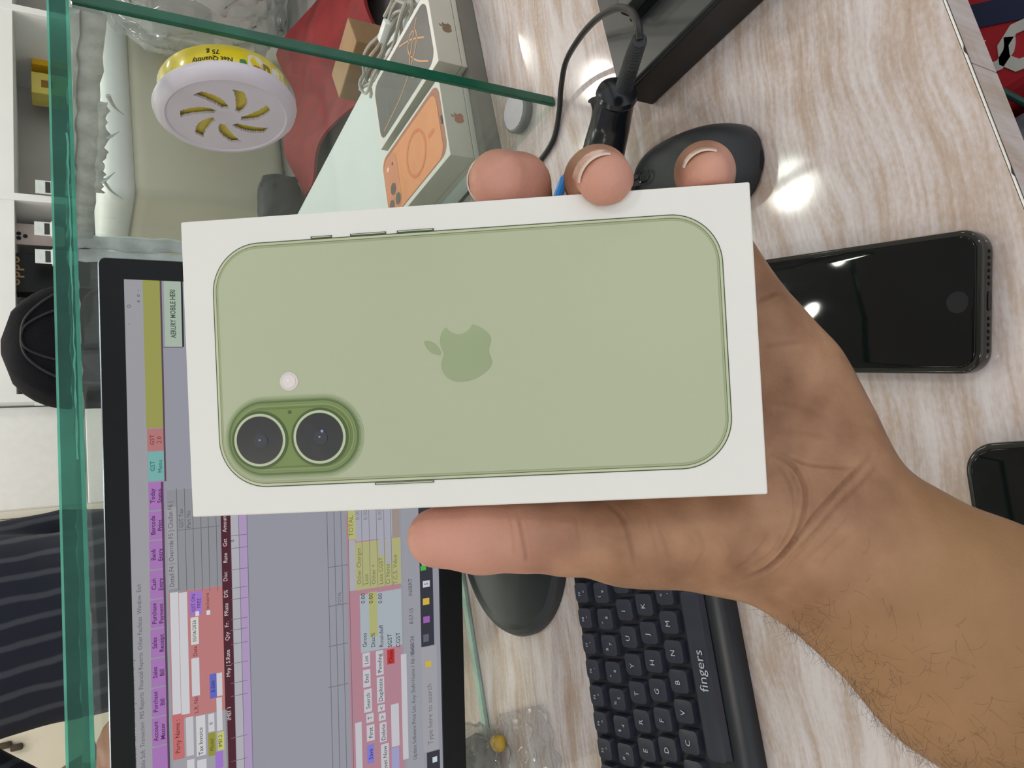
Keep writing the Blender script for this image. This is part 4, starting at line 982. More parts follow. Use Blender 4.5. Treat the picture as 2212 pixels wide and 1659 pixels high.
def surface_nets(F, lo, vs):
    S = F < 0; nx, ny, nz = F.shape
    c = [S[i:nx-1+i, j:ny-1+j, k:nz-1+k] for i in (0, 1) for j in (0, 1) for k in (0, 1)]
    cnt = sum(q.astype(np.int8) for q in c); act = (cnt > 0) & (cnt < 8)
    idx = np.full(act.shape, -1, np.int64); cells = np.argwhere(act); idx[act] = np.arange(len(cells))
    acc = np.zeros((len(cells), 3)); num = np.zeros(len(cells))
    cor = [(i, j, k) for i in (0, 1) for j in (0, 1) for k in (0, 1)]
    val = np.stack([F[cells[:, 0]+i, cells[:, 1]+j, cells[:, 2]+k] for i, j, k in cor], 1)
    for a in range(8):
        for b in range(a+1, 8):
            if sum(abs(p-q) for p, q in zip(cor[a], cor[b])) != 1: continue
            va, vb = val[:, a], val[:, b]; cr = (va < 0) != (vb < 0)
            t = np.where(cr, va/np.where(cr, va-vb, 1), 0)
            p = np.array(cor[a])+t[:, None]*(np.array(cor[b])-np.array(cor[a])); acc[cr] += p[cr]; num[cr] += 1
    V = np.array(lo)+vs*(cells+acc/num[:, None]); Q = []
    for ax_ in range(3):
        o1, o2 = [(1, 2), (2, 0), (0, 1)][ax_]
        sl0 = [slice(None)]*3; sl1 = [slice(None)]*3; sl0[ax_] = slice(0, -1); sl1[ax_] = slice(1, None)
        A = S[tuple(sl0)]; B = S[tuple(sl1)]; ed = np.argwhere(A != B)
        ok = (ed[:, o1] > 0) & (ed[:, o2] > 0) & (ed[:, o1] < F.shape[o1]-1) & (ed[:, o2] < F.shape[o2]-1); ed = ed[ok]
        fl = A[tuple(ed.T)]
        e1 = np.zeros(3, int); e1[o1] = 1; e2 = np.zeros(3, int); e2[o2] = 1
        q = np.stack([idx[tuple((ed-e1-e2).T)], idx[tuple((ed-e2).T)], idx[tuple(ed.T)], idx[tuple((ed-e1).T)]], 1)
        q[~fl] = q[~fl][:, ::-1]; Q.append(q)
    return V, np.concatenate(Q)
def np_mesh(V, Q, name):
    me = bpy.data.meshes.new(name); me.vertices.add(len(V)); me.vertices.foreach_set('co', V.astype(np.float32).ravel())
    me.loops.add(Q.size); me.loops.foreach_set('vertex_index', Q.astype(np.int32).ravel())
    me.polygons.add(len(Q)); me.polygons.foreach_set('loop_start', np.arange(0, Q.size, 4, dtype=np.int32)); 
    me.update(calc_edges=True); me.validate(); return me
def laplace(V, Q, it=2, lam=.5):
    E_ = np.concatenate([Q[:, [0, 1]], Q[:, [1, 2]], Q[:, [2, 3]], Q[:, [3, 0]]])
    for _ in range(it):
        s = np.zeros_like(V); n = np.zeros(len(V))
        for k in range(3): s[:, k] = np.bincount(E_[:, 0], V[E_[:, 1], k], len(V))+np.bincount(E_[:, 1], V[E_[:, 0], k], len(V))
        n = np.bincount(E_[:, 0], minlength=len(V))+np.bincount(E_[:, 1], minlength=len(V))
        V = V+lam*(s/np.maximum(n, 1)[:, None]-V)
    return V
def vnormals(V, Q):
    n = np.cross(V[Q[:, 2]]-V[Q[:, 0]], V[Q[:, 3]]-V[Q[:, 1]]); N = np.zeros_like(V)
    for k in range(4):
        for c in range(3): N[:, c] += np.bincount(Q[:, k], n[:, c], len(V))
    return N/np.maximum(np.linalg.norm(N, axis=1), 1e-12)[:, None]

# ------------------------------------------------------------------ the phone box held in the hand
cor = [at(390, 480, .2245), at(1620, 392, .2118), at(1659, 1068, .2098), at(415, 1117, .2225)]   # top-right, bottom-right, bottom-left, top-left as held upright
bc = sum(cor)/4
by = (cor[0]+cor[3])-(cor[1]+cor[2]); bx = (cor[0]+cor[1])-(cor[3]+cor[2])
bwid = np.linalg.norm(bx)/2; blen = np.linalg.norm(by)/2
by /= np.linalg.norm(by); bx = bx-by*np.dot(bx, by); bx /= np.linalg.norm(bx); bz = np.cross(bx, by)
BTH = .031
Mb = frame(bc-bz*BTH, bx, by, bz)
hb = thing('phone_box', 'white phone box with a sage green phone pictured held in the hand', 'phone box', M=Mb)
def bpt(x, y):
    P = onplane(x, y, bc, bz)-bc; return float(P@bx), float(P@by)
m_hbox = mat('held_box_white', (238, 236, 231), .5, var=.008, scale=30)
obj('tray', box_me(-bwid/2+.0003, bwid/2-.0003, -blen/2+.0003, blen/2-.0003, 0, .0055, .0005), m_hbox, hb)
obj('lid', box_me(-bwid/2, bwid/2, -blen/2, blen/2, .0062, BTH, .0005, 2), m_hbox, hb)
def bl_quad(x, y): return bpt(x, y)
# printed phone
l_ = bpt(466, 770); r_ = bpt(1572, 740); t_ = bpt(1000, 494); d_ = bpt(1000, 1034)
pcx = (t_[0]+d_[0])/2; pcy = (l_[1]+r_[1])/2; pw = t_[0]-d_[0]; pl = l_[1]-r_[1]
Z0 = BTH
def L(pts, k): return flat(pts, Z0+.00012*k)
m_sage = mat('print_sage_green', (184, 191, 160), .42, var=.035, scale=9)
m_rimd = mat('print_rim_dark', (78, 88, 66), .45); m_riml = mat('print_rim_light', (200, 208, 172), .4); m_sage2 = mat('print_sage_band', (168, 175, 138), .42, var=.03)
RC = .0146
def prr(ins): return shift(rrect(pw-2*ins, pl-2*ins, RC-ins, 14), pcx, pcy)
for ins, m_, k in ((0, m_rimd, 1), (.00032, m_riml, 2), (.00105, m_rimd, 3), (.00122, m_sage2, 4), (.0019, m_sage, 5)):
    obj('printed_phone', L(prr(ins), k), m_, hb)
# side buttons
for (x0, y0, x1, y1) in ((672, 524, 718, 520), (757, 518, 835, 513), (858, 511, 938, 505), (810, 1036, 938, 1031)):
    a = bpt(x0, y0); b_ = bpt(x1, y1); sgn = 1 if y0 < 800 else -1; xx = pcx+sgn*pw/2
    obj('printed_button', L([(xx-.0001, a[1]), (xx+sgn*.0007, a[1]), (xx+sgn*.0007, b_[1]), (xx-.0001, b_[1])][::sgn], 2), m_rimd, hb)
    obj('printed_button', L([(xx+sgn*.00025, a[1]-.0004), (xx+sgn*.0005, a[1]-.0004), (xx+sgn*.0005, b_[1]+.0004), (xx+sgn*.00025, b_[1]+.0004)][::sgn], 3), m_riml, hb)
# camera plateau: printed shading rings from soft to deep green
pa = bpt(500, 948); pb2 = bpt(776, 938); qa = bpt(636, 866); qb = bpt(640, 1021)
ccx = (qa[0]+qb[0])/2; ccy = (pa[1]+pb2[1])/2; cw = qa[0]-qb[0]; cl = pa[1]-pb2[1]
def pill(g): return shift(rrect(cw+2*g, cl+2*g, (cw+2*g)/2-.0002, 14), ccx, ccy)
seq = [(.0016, (168, 180, 142)), (.0011, (152, 166, 124)), (.0006, (128, 144, 98)), (.0002, (98, 116, 70)), (-.0003, (124, 146, 90)), (-.0010, (140, 156, 100)), (-.0016, (112, 130, 74)), (-.0022, (122, 142, 80))]
for k, (g, c_) in enumerate(seq): obj('printed_camera_plateau', L(pill(g), 6+k), mat('plateau_%d' % k, c_, .4, var=.02), hb)
m_lr = mat('print_lens_ring', (196, 206, 172), .35); m_lrd = mat('print_lens_shadow', (72, 96, 48), .4); m_lk = mat('print_lens_black', (46, 47, 50), .3, var=.1, scale=200); m_sp = mat('print_spark', (150, 160, 200), .4)
for lx, ly, rp_ in ((567, 950, 57), (695, 943, 57.5)):
    c_ = bpt(lx, ly); rad_ = rp_*.219/FPX
    obj('printed_lens', L(circ(c_[0], c_[1], rad_*1.09, 48), 15), m_lrd, hb); obj('printed_lens', L(circ(c_[0], c_[1], rad_, 48), 16), m_lr, hb)
    obj('printed_lens', L(circ(c_[0], c_[1], rad_*.90, 48), 17), m_lk, hb)
    obj('printed_lens', L(circ(c_[0]-.0002, c_[1]-.0004, rad_*.26, 24), 18), mat('print_lens_inner', (54, 56, 66), .3), hb); obj('printed_glint', L(circ(c_[0], c_[1]-.0001, .0003, 12), 19), m_sp, hb)
c_ = bpt(695, 938); obj('printed_glint', L(circ(c_[0]+.0010, c_[1]-.0009, .00045, 12), 19), m_sp, hb)
c_ = bpt(626, 824); obj('printed_flash', L(circ(c_[0], c_[1], .0028, 32), 6), mat('print_flash', (222, 212, 208), .4), hb); obj('printed_flash', L(circ(c_[0], c_[1], .0020, 32), 7), mat('print_flash2', (232, 222, 220), .4), hb); obj('printed_glint', L(circ(c_[0]+.0002, c_[1]+.0002, .0003, 12), 8), mat('print_white', (250, 248, 246), .4), hb)
c_ = bpt(630, 890); obj('printed_mic', L(circ(c_[0], c_[1], .0005, 12), 15), m_lrd, hb)
la = bpt(918, 745); lb_ = bpt(1062, 760); lc = bpt(1000, 704); ld = bpt(1000, 823)
lh = la[1]-lb_[1]; lg = fruit_logo(lh*1.0); lgc = ((lc[0]+ld[0])/2, (la[1]+lb_[1])/2)
lg.transform(Matrix.Translation((lgc[0], lgc[1], Z0+.00012*6))); o = obj('printed_logo', lg, mat('print_logo_green', (161, 175, 135), .42), hb); o['label'] = 'darker green fruit emblem'

# ------------------------------------------------------------------ hand and forearm
def K(x, y, t, r): return (at(x, y, t), r)
parts_palm = [
    [K(1708, 1178, .246, .0205), K(2058, 1448, .246, .0262), K(2560, 1830, .252, .033)],
    [K(1778, 1072, .247, .0205), K(2142, 1312, .247, .0262), K(2640, 1690, .253, .033)],
    [K(1743, 1125, .245, .0200), K(2100, 1380, .243, .0265)],
    [K(1790, 1010, .252, .0180), K(1752, 942, .256, .0190), K(1690, 826, .259, .0190), K(1598, 716, .262, .0180), K(1535, 600, .264, .0155)],
    [K(1708, 1178, .247, .0190), K(1640, 1118, .247, .0215), K(1540, 1135, .246, .0190), K(1400, 1152, .243, .0158)],
    [K(1743, 1125, .250, .0200), K(1640, 960, .262, .0205), K(1480, 800, .268, .0190), K(1370, 640, .270, .0150)],
    [K(1700, 1120, .252, .0200), K(1480, 960, .268, .0200), K(1250, 780, .270, .0165), K(1200, 720, .271, .0155)],
    [K(1640, 1118, .252, .0200), K(1380, 1000, .268, .0185), K(1120, 850, .270, .0155)],
    [K(1535, 600, .264, .0150), K(1370, 640, .270, .0150), K(1200, 720, .271, .0150), K(1120, 850, .270, .0150)],
]
thumb = [K(1400, 1150, .243, .0158), K(1330, 1160, .240, .0140), K(1220, 1158, .236, .0118), K(1130, 1157, .233, .0108), K(1040, 1160, .231, .0108), K(945, 1161, .230, .0094)]
fingers = [
    [K(1120, 850, .270, .0150), K(950, 740, .268, .0105), K(820, 690, .265, .0092), K(740, 665, .264, .0082)],
    [K(1200, 720, .271, .0150), K(1150, 530, .270, .0108), K(1124, 412, .252, .0097), K(1122, 400, .237, .0094), K(1078, 390, .2285, .0095)],
    [K(1370, 640, .270, .0148), K(1322, 490, .270, .0106), K(1288, 388, .246, .0100), K(1291, 385, .232, .0094), K(1306, 392, .2155, .0086)],
    [K(1535, 600, .264, .0140), K(1530, 450, .262, .0098), K(1522, 372, .240, .0089), K(1522, 370, .229, .0083), K(1525, 374, .2195, .0075)],
]
allp = [p for ch in parts_palm+[thumb]+fingers for p in ch]
lo = np.min([p[0]-p[1] for p in allp], axis=0)-.004; hi = np.max([p[0]+p[1] for p in allp], axis=0)+.004
VS = .00125
fd = Field(lo, hi, VS); F = fd.new()
for ch in parts_palm: fd.chain(F, ch, .012)
T1 = fd.new(); fd.chain(T1, thumb, .004); F = smin(F, T1, .009)
F0 = F
for ch in fingers:
    T1 = fd.new(); fd.chain(T1, ch, .004); F = np.minimum(F, smin(F0, T1, .006))
del F0
# hollow the hand where the box presses into it
A_ = np.array([bx, by, bz]); 
X_, Y_, Z_ = np.meshgrid(*fd.g, indexing='ij')
loc_ = [((X_-bc[0])*a[0]+(Y_-bc[1])*a[1]+(Z_-bc[2])*a[2]) for a in (bx, by, bz)]
q0 = np.abs(loc_[0])-bwid/2-.0003; q1 = np.abs(loc_[1])-blen/2-.0003; q2 = np.abs(loc_[2]+BTH/2)-BTH/2-.0003
dbox = np.sqrt(np.maximum(q0, 0)**2+np.maximum(q1, 0)**2+np.maximum(q2, 0)**2)+np.minimum(np.maximum(np.maximum(q0, q1), q2), 0)
F = smax(F, -dbox.astype(np.float32), .0016)
del X_, Y_, Z_, loc_, q0, q1, q2, dbox
V, Q = surface_nets(F, fd.lo, VS); del F, T1
V = laplace(V, Q, 3, .5)
def subdivide(V, Q):
    E_ = np.sort(np.concatenate([Q[:, [k, (k+1) % 4]] for k in range(4)]), 1); U_, inv = np.unique(E_, axis=0, return_inverse=True); inv = inv.reshape(4, -1).T
    nv = len(V); ne = len(U_); Vn = np.concatenate([V, (V[U_[:, 0]]+V[U_[:, 1]])/2, V[Q].mean(1)]); fc_ = nv+ne+np.arange(len(Q))
    Qn = np.concatenate([np.stack([Q[:, k], nv+inv[:, k], fc_, nv+inv[:, (k+3) % 4]], 1) for k in range(4)])
    return Vn, Qn
V, Q = subdivide(V, Q); V = laplace(V, Q, 3, .5); N = vnormals(V, Q)
def to_px(P):
    d = P-CAM; z = d@CF; return 1106-(d@CU)/z*FPX, 1659-(829.5+(d@CR)/z*FPX)
px, py = to_px(V); facing = np.einsum('ij,ij->i', N, CAM-V)/np.linalg.norm(CAM-V, axis=1)
creases = [  # polylines along the skin folds, half width, depth
    ([(1884, 984), (1845, 1022), (1800, 1068), (1752, 1122), (1706, 1180), (1660, 1226), (1606, 1252)], 7, .0011),
    ([(1898, 1004), (1860, 1046), (1812, 1092), (1770, 1140), (1722, 1192)], 6, .0007),
    ([(1664, 978), (1706, 1000), (1734, 1040), (1740, 1090), (1724, 1146), (1696, 1192), (1650, 1236)], 7, .0010),
    ([(1668, 1000), (1696, 1030), (1714, 1080), (1710, 1130), (1684, 1180), (1640, 1225)], 5, .0005),
    ([(1668, 972), (1740, 1000), (1800, 1008), (1850, 1010)], 6, .0006),
    ([(1640, 1190), (1610, 1215), (1585, 1232)], 5, .0004), ([(1660, 1150), (1640, 1185), (1610, 1205)], 5, .0004), ([(1690, 1150), (1668, 1190), (1630, 1222)], 4, .0004), ([(1760, 1090), (1720, 1150), (1680, 1205)], 4, .0004), ([(1820, 1050), (1790, 1085), (1755, 1130)], 4, .0004), ([(1700, 1010), (1722, 1050), (1720, 1100)], 4, .0004), ([(1560, 1150), (1580, 1190), (1570, 1220)], 6, .0003), ([(1240, 1110), (1252, 1160), (1250, 1215)], 6, .0002),
    ([(1790, 1120), (1750, 1170), (1700, 1226)], 5, .0004), ([(1840, 1110), (1790, 1165), (1740, 1210)], 6, .0003), ([(1870, 1130), (1800, 1190), (1770, 1230)], 6, .00025),
    ([(1636, 652), (1662, 640), (1684, 632)], 6, .0009), ([(1646, 752), (1690, 742), (1732, 736)], 8, .0005), ([(1650, 870), (1720, 880), (1790, 905)], 9, .0003), ([(1650, 930), (1740, 935), (1800, 950)], 8, .0003),
    ([(1118, 1108), (1128, 1150), (1136, 1196), (1138, 1214)], 6, .0007), ([(1100, 1110), (1108, 1150), (1112, 1200)], 5, .0003),
    ([(1312, 1086), (1344, 1120), (1362, 1170), (1372, 1225)], 7, .0007), ([(1420, 1120), (1436, 1170), (1450, 1215)], 6, .0003), ([(1500, 1130), (1520, 1180), (1500, 1230)], 8, .0003), ([(1400, 1110), (1412, 1160), (1424, 1210)], 5, .0002),
]
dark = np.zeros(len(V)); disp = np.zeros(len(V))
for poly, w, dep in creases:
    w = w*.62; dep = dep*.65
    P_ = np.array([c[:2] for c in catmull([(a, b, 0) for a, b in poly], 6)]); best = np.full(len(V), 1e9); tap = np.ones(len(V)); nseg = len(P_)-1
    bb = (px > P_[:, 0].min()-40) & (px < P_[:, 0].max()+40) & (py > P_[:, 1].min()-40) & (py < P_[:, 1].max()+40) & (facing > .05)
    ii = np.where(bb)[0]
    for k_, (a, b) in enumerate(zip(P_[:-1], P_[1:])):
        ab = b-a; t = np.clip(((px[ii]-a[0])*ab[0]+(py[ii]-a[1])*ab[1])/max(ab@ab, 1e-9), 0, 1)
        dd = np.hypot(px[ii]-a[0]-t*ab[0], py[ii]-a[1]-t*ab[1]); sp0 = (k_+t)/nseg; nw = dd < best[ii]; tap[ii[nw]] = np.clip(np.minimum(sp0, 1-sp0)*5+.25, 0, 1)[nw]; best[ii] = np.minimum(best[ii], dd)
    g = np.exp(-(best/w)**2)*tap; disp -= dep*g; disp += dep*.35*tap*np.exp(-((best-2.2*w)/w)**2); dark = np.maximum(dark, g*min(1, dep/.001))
V = V+N*disp[:, None]
hm = np_mesh(V, Q, 'hand')
# skin tone attribute: 0 plain, r channel = darker brown in the folds, g channel = fingertip blush, b = forearm tan
tips = [thumb[-1][0], fingers[1][-1][0], fingers[2][-1][0], fingers[3][-1][0], fingers[2][-2][0]]
blush = np.zeros(len(V))
for tpnt, rr_ in zip(tips, (.030, .020, .018, .016, .011)): blush = np.maximum(blush, np.exp(-(np.linalg.norm(V-tpnt, axis=1)/rr_)**2))
dors_ = at(1240, 320, .22)-at(1300, 400, .22); dors_ /= np.linalg.norm(dors_)       # backs of the fingers are browner than the pads
fmask = np.zeros(len(V))
for ch in fingers[1:]: fmask = np.maximum(fmask, np.exp(-(np.linalg.norm(V-ch[-2][0], axis=1)/.020)**4))
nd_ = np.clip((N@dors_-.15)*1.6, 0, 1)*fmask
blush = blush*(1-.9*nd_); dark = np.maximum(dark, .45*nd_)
arm_d = (parts_palm[0][1][0]-parts_palm[0][0][0]); arm_d /= np.linalg.norm(arm_d)
armt = np.clip(((V-np.array(K(1743, 1125, .246, 0)[0]))@arm_d)/.03, 0, 1)
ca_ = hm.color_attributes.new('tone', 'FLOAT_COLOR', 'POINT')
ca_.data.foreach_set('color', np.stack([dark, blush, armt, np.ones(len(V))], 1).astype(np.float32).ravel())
def skin_material():
    m = bpy.data.materials.new('skin'); m.use_nodes = True; nt = m.node_tree; b = nt.nodes['Principled BSDF']; N_ = nt.nodes.new; Lk = nt.links.new
    at_ = N_('ShaderNodeAttribute'); at_.attribute_name = 'tone'; sp_ = N_('ShaderNodeSeparateColor'); Lk(at_.outputs['Color'], sp_.inputs[0])
    tc = N_('ShaderNodeTexCoord'); nz = N_('ShaderNodeTexNoise'); nz.inputs['Scale'].default_value = 55; nz.inputs['Detail'].default_value = 6; Lk(tc.outputs['Object'], nz.inputs[0])
    rp = N_('ShaderNodeValToRGB'); rp.color_ramp.elements[0].position = .3; rp.color_ramp.elements[1].position = .7
    rp.color_ramp.elements[0].color = lin((140, 99, 74))+(1,); rp.color_ramp.elements[1].color = lin((182, 138, 107))+(1,); Lk(nz.outputs['Fac'], rp.inputs[0])
    def mix(fac, a, col):
        mx = N_('ShaderNodeMix'); mx.data_type = 'RGBA'; Lk(fac, mx.inputs[0]); Lk(a, mx.inputs[6]); mx.inputs[7].default_value = lin(col)+(1,); return mx.outputs[2]
    def scaled(s, k):
        q = N_('ShaderNodeMath'); q.operation = 'MULTIPLY'; q.inputs[1].default_value = k; Lk(s, q.inputs[0]); return q.outputs[0]
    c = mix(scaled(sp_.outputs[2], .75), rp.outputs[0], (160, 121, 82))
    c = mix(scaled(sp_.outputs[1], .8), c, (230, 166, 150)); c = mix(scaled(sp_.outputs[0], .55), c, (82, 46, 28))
    Lk(c, b.inputs['Base Color']); b.inputs['Roughness'].default_value = .5; b.inputs['Specular IOR Level'].default_value = .35
    b.inputs['Subsurface Weight'].default_value = .0; b.inputs['Subsurface Radius'].default_value = (.004, .0014, .0008); b.inputs['Subsurface Scale'].default_value = .6
    vz = N_('ShaderNodeTexVoronoi'); vz.inputs['Scale'].default_value = 900; Lk(tc.outputs['Object'], vz.inputs[0])
    n2 = N_('ShaderNodeTexNoise'); n2.inputs['Scale'].default_value = 420; n2.inputs['Detail'].default_value = 4; Lk(tc.outputs['Object'], n2.inputs[0])
    ad = N_('ShaderNodeMath'); ad.operation = 'MULTIPLY_ADD'; ad.inputs[1].default_value = .5; Lk(vz.outputs['Distance'], ad.inputs[0]); Lk(n2.outputs['Fac'], ad.inputs[2])
    bp = N_('ShaderNodeBump'); bp.inputs['Strength'].default_value = .22; bp.inputs['Distance'].default_value = .0006; Lk(ad.outputs[0], bp.inputs['Height']); Lk(bp.outputs[0], b.inputs['Normal'])
    return m
m_skin = skin_material()
ho = thing('person', 'bare left hand and forearm gripping the white phone box', 'person', tuple(at(2560, 1760, .25)))
off = Matrix.Translation(-Vector(ho.location))
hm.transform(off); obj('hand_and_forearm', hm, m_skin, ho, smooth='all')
m_nail = mat('fingernail', (226, 178, 160), .25, var=.03, coat=.4); m_nt = mat('nail_tip', (228, 204, 190), .3)
def nail(a, b, r, dors, span=1.9, ln=.0125):
    a, b = np.array(a), np.array(b); u = b-a; u /= np.linalg.norm(u); dors = dors-u*np.dot(dors, u); dors /= np.linalg.norm(dors); w = np.cross(u, dors)
    v = []; f = []; na, nl = 14, 8
    for lay, dr in ((0, .00012), (1, -.0004)):
        for j in range(nl+1):
            s = j/nl; base = b+u*(r*.62-ln*(1-s)); rr_ = r*(1.015-.10*s*s)+dr
            for i in range(na+1):
                th_ = span*(i/na-.5)*(1-.12*(1-s)); v.append(base+u*(-.0012*(th_/span*2)**2*s)+rr_*(math.cos(th_)*dors+math.sin(th_)*w))
    n1 = (nl+1)*(na+1); mi = []
    for lay in (0, 1):
        for j in range(nl):
            for i in range(na):
                k = lay*n1+j*(na+1)+i; q = (k, k+1, k+na+2, k+na+1); f.append(q if lay == 0 else q[::-1]); mi.append(1 if j == nl-1 else 0)
    def rim(k0, k1): f.append((k0, k1, k1+n1, k0+n1)); mi.append(1)
    for i in range(na): rim(nl*(na+1)+i, nl*(na+1)+i+1); rim(i+1, i)
    for j in range(nl): rim(j*(na+1), (j+1)*(na+1)); rim((j+1)*(na+1)+na, j*(na+1)+na)
    me = me_from(v, f); me.materials.append(m_nail); me.materials.append(m_nt); me.polygons.foreach_set('material_index', mi); return me
pxd = lambda dx, dy: (at(1300+dx, 400+dy, .22)-at(1300, 400, .22))
for ch, dv, bk_ in ((fingers[1], (-10, -40), .05), (fingers[2], (-70, -80), 0), (fingers[3], (-40, -90), 0)):
    me_ = nail(ch[-2][0], ch[-1][0], ch[-1][1]*(.95 if bk_ else 1), pxd(*dv)+CF*bk_, span=1.7); me_.transform(off); obj('fingernail', me_, None, ho, smooth=True)
me_ = nail(thumb[-2][0], thumb[-1][0], thumb[-1][1], pxd(0, 60)-CF*-.012, ln=.014); me_.transform(off); obj('fingernail', me_, None, ho, smooth=True)
# fine dark arm hair
rng = np.random.RandomState(11)
pxv, pyv = to_px(V); Nv = vnormals(V, Q)
perp = at(1800, 1400, .246)-at(1850, 1330, .246); perp /= np.linalg.norm(perp)      # towards the hairy thumb side of the forearm
axisP = np.array(K(1743, 1125, .246, 0)[0])
sarm = (V-axisP)@arm_d; side = (Nv@perp)
cand = np.where((sarm > .004) & (sarm < .17) & (side > -.15))[0]
wgt = np.clip(side[cand]+.15, 0, 1)**1.5*np.clip((sarm[cand]-.002)/.01, 0, 1); wgt /= wgt.sum()
pick = rng.choice(cand, 2100, p=wgt)
hv = []; hf = []
for i in pick:
    p = V[i]+rng.normal(size=3)*.0006; n_ = Nv[i]; tdir = arm_d*rng.uniform(-.2, 1.0)+np.cross(n_, arm_d)*rng.normal()*.8; tdir /= np.linalg.norm(tdir)
    ln = rng.uniform(.004, .009); path = [p-n_*.0004]; d_ = n_*.55+tdir*.8; curl = rng.normal(size=3)*.34
    for s in range(4):
        d_ = d_/np.linalg.norm(d_); path.append(path[-1]+d_*ln/4); d_ = d_+curl-n_*.16
    a, b = tube_vf(path, [.000032, .00003, .000028, .000024, .000012], 3, len(hv), caps=False); hv += a; hf += b
hme = me_from(hv, hf); hme.transform(off); o = obj('arm_hair', hme, mat('hair_dark', (58, 42, 34), .5), ho); o['kind'] = 'stuff'

# ------------------------------------------------------------------ the customer standing across the aisle
cx_, cy_ = .075, 2.0; G = FZ
def B(x, y, z, r): return (np.array([cx_+x, cy_+y, G+z]), r)
body = [[B(-.09, 0, .90, .125), B(-.08, 0, 1.10, .115), B(-.10, 0, 1.32, .115)], [B(.09, 0, .90, .125), B(.08, 0, 1.10, .115), B(.10, 0, 1.32, .115)], [B(0, 0, 1.0, .12), B(0, 0, 1.36, .12)],
        [B(-.12, .01, 1.40, .07), B(.12, .01, 1.40, .07)], [B(0, .01, 1.42, .055), B(0, .0, 1.54, .05)], [B(0, -.01, 1.62, .085), B(0, -.005, 1.67, .092)],
        [B(-.09, 0, .88, .10), B(-.10, -.01, .48, .062), B(-.10, .01, .09, .043)], [B(.09, 0, .88, .10), B(.10, -.01, .48, .062), B(.10, .01, .09, .043)],
        [B(-.10, .02, .045, .04), B(-.11, -.15, .032, .034)], [B(.10, .02, .045, .04), B(.11, -.15, .032, .034)]]
arms = [[B(-.17, .01, 1.42, .058), B(-.36, .06, 1.18, .045), B(-.285, -.10, 1.07, .034), B(-.26, -.15, 1.065, .030)], [B(.17, .01, 1.42, .058), B(.225, .10, 1.14, .045), B(.215, .06, .90, .034), B(.21, .03, .84, .032)]]
hands = []
for (hx, hy, hz, ux, uy, uz) in ((-.26, -.15, 1.065, .35, -.9, -.15), (.21, .03, .84, -.05, -.2, -1)):
    u = np.array([ux, uy, uz]); u /= np.linalg.norm(u); wv = np.cross(u, [0, 0, 1.0]) if abs(u[2]) < .8 else np.array([0, 1.0, 0]); wv /= np.linalg.norm(wv)
    o_ = np.array([cx_+hx, cy_+hy, G+hz]); 
    for k in range(4): hands.append([(o_+wv*(k-1.5)*.019, .018), (o_+u*.085+wv*(k-1.5)*.021, .011), (o_+u*(.15-.008*abs(k-1.5)*1.6)+wv*(k-1.5)*.021-np.array([0, 0, .02]), .0085)])
    hands.append([(o_+wv*.03, .018), (o_+u*.05+wv*.06, .011), (o_+u*.09+wv*.065, .0095)])
pts_ = [p for ch in body+arms+hands for p in ch]
lo = np.min([p[0]-p[1] for p in pts_], axis=0)-.03; hi = np.max([p[0]+p[1] for p in pts_], axis=0)+.03; lo[2] = G-.002
fd = Field(lo, hi, .0085); F = fd.new()
for ch in body: fd.chain(F, ch, .035)
for ch in arms: T1 = fd.new(); fd.chain(T1, ch, .01); F = smin(F, T1, .03)
for ch in hands: T1 = fd.new(); fd.chain(T1, ch, .004); F = smin(F, T1, .008)
for sgn in (-1, 1):  # ears, nose
    fd.chain(F, [B(sgn*.092, .0, 1.66, .014), B(sgn*.094, .005, 1.63, .012)], .01)
fd.chain(F, [B(0, -.095, 1.665, .012), B(0, -.112, 1.635, .015)], .014)
V2, Q2 = surface_nets(F, fd.lo, fd.vs); V2 = laplace(V2, Q2, 2, .5)
pm = np_mesh(V2, Q2, 'customer')
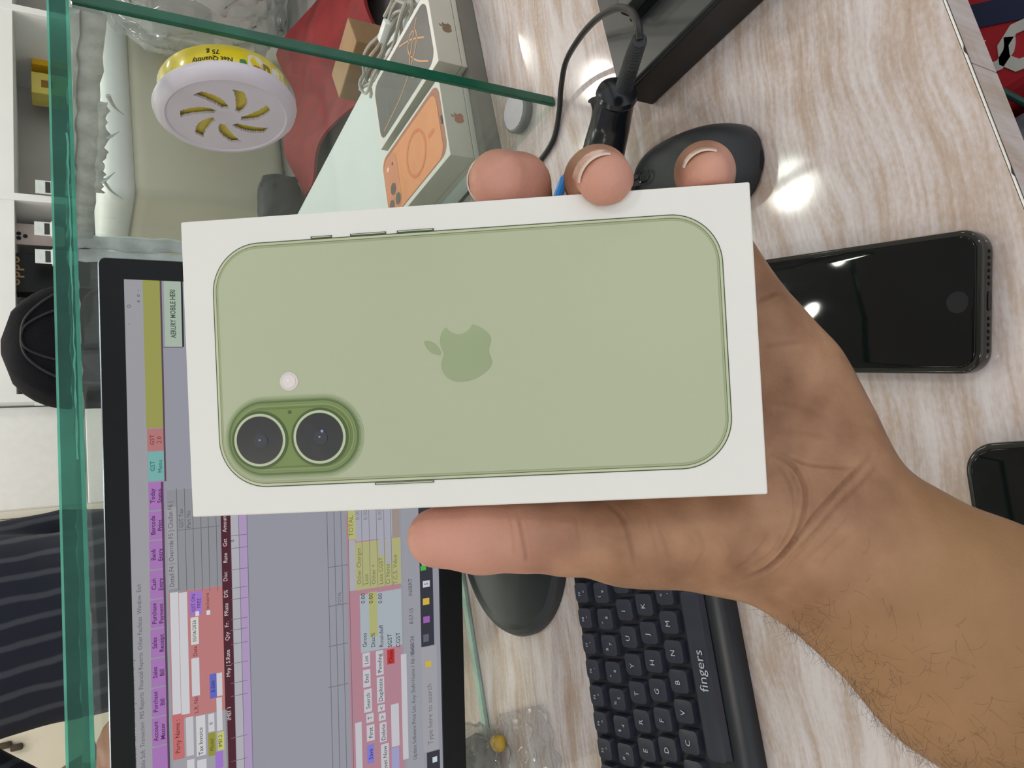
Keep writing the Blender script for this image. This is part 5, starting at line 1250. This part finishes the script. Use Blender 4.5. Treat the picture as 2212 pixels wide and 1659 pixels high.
def fabric(name, rgb, rgb2, sc, ang):
    m = bpy.data.materials.new(name); m.use_nodes = True; nt = m.node_tree; b = nt.nodes['Principled BSDF']
    tc = nt.nodes.new('ShaderNodeTexCoord'); mp = nt.nodes.new('ShaderNodeMapping'); mp.inputs['Rotation'].default_value = (0, ang, 0); wv = nt.nodes.new('ShaderNodeTexWave'); wv.inputs['Scale'].default_value = sc; wv.inputs['Distortion'].default_value = 2.5; wv.inputs['Detail'].default_value = 3; wv.inputs['Detail Scale'].default_value = .8
    rp = nt.nodes.new('ShaderNodeValToRGB'); rp.color_ramp.elements[0].position = .72; rp.color_ramp.elements[1].position = .95; rp.color_ramp.elements[0].color = lin(rgb)+(1,); rp.color_ramp.elements[1].color = lin(rgb2)+(1,)
    nt.links.new(tc.outputs['Object'], mp.inputs[0]); nt.links.new(mp.outputs[0], wv.inputs[0]); nt.links.new(wv.outputs['Fac'], rp.inputs[0]); nt.links.new(rp.outputs[0], b.inputs['Base Color']); b.inputs['Roughness'].default_value = .85
    return m
m_shirt = fabric('striped_navy_shirt', (30, 34, 50), (70, 74, 84), 7.0, .12); m_trs = mat('dark_trousers', (48, 48, 52), .8, var=.1); m_sk2 = mat('skin_plain', (166, 116, 90), .5, var=.05); m_hr2 = mat('hair_black', (24, 20, 19), .6, var=.2); m_shoe = mat('shoe_brown', (60, 42, 32), .4)
for m_ in (m_shirt, m_trs, m_sk2, m_hr2, m_shoe): pm.materials.append(m_)
cen = np.array([tuple(p.center) for p in pm.polygons]); zc = cen[:, 2]-G; xl = cen[:, 0]-cx_; yl = cen[:, 1]-cy_
mi = np.zeros(len(cen), np.int32)
mi[zc < .93] = 1; mi[zc < .08] = 4; mi[zc > 1.475] = 2
armmask = ((xl < -.205) & (zc < 1.20) & (zc > .9)) | ((xl > .165) & (zc < .95) & (zc > .70)); mi[armmask] = 2
mi[(zc > 1.695) | ((zc > 1.60) & (yl > .02) & (np.abs(xl) < .12))] = 3
pm.polygons.foreach_set('material_index', mi)
cu_ = thing('person', 'customer in a dark navy striped shirt standing across the aisle', 'person', (cx_, cy_, G))
pm.transform(Matrix.Translation((-cx_, -cy_, -G))); obj('body', pm, None, cu_, smooth='all')
m_eye = mat('eye_dark', (30, 24, 22), .2)
for sgn in (-1, 1): obj('eye', xform(lathe([(0, -.006), (.008, -.003), (.011, 0), (.008, .003), (0, .006)], 12), Matrix.Translation((sgn*.034, -.090, 1.668)) @ Matrix.Rotation(PI/2, 4, 'X')), m_eye, cu_)
obj('mouth', xform(box_me(-.024, .024, -.003, .003, -.004, .004, .002), Matrix.Translation((0, -.092, 1.594))), mat('lips', (140, 80, 72), .5), cu_)
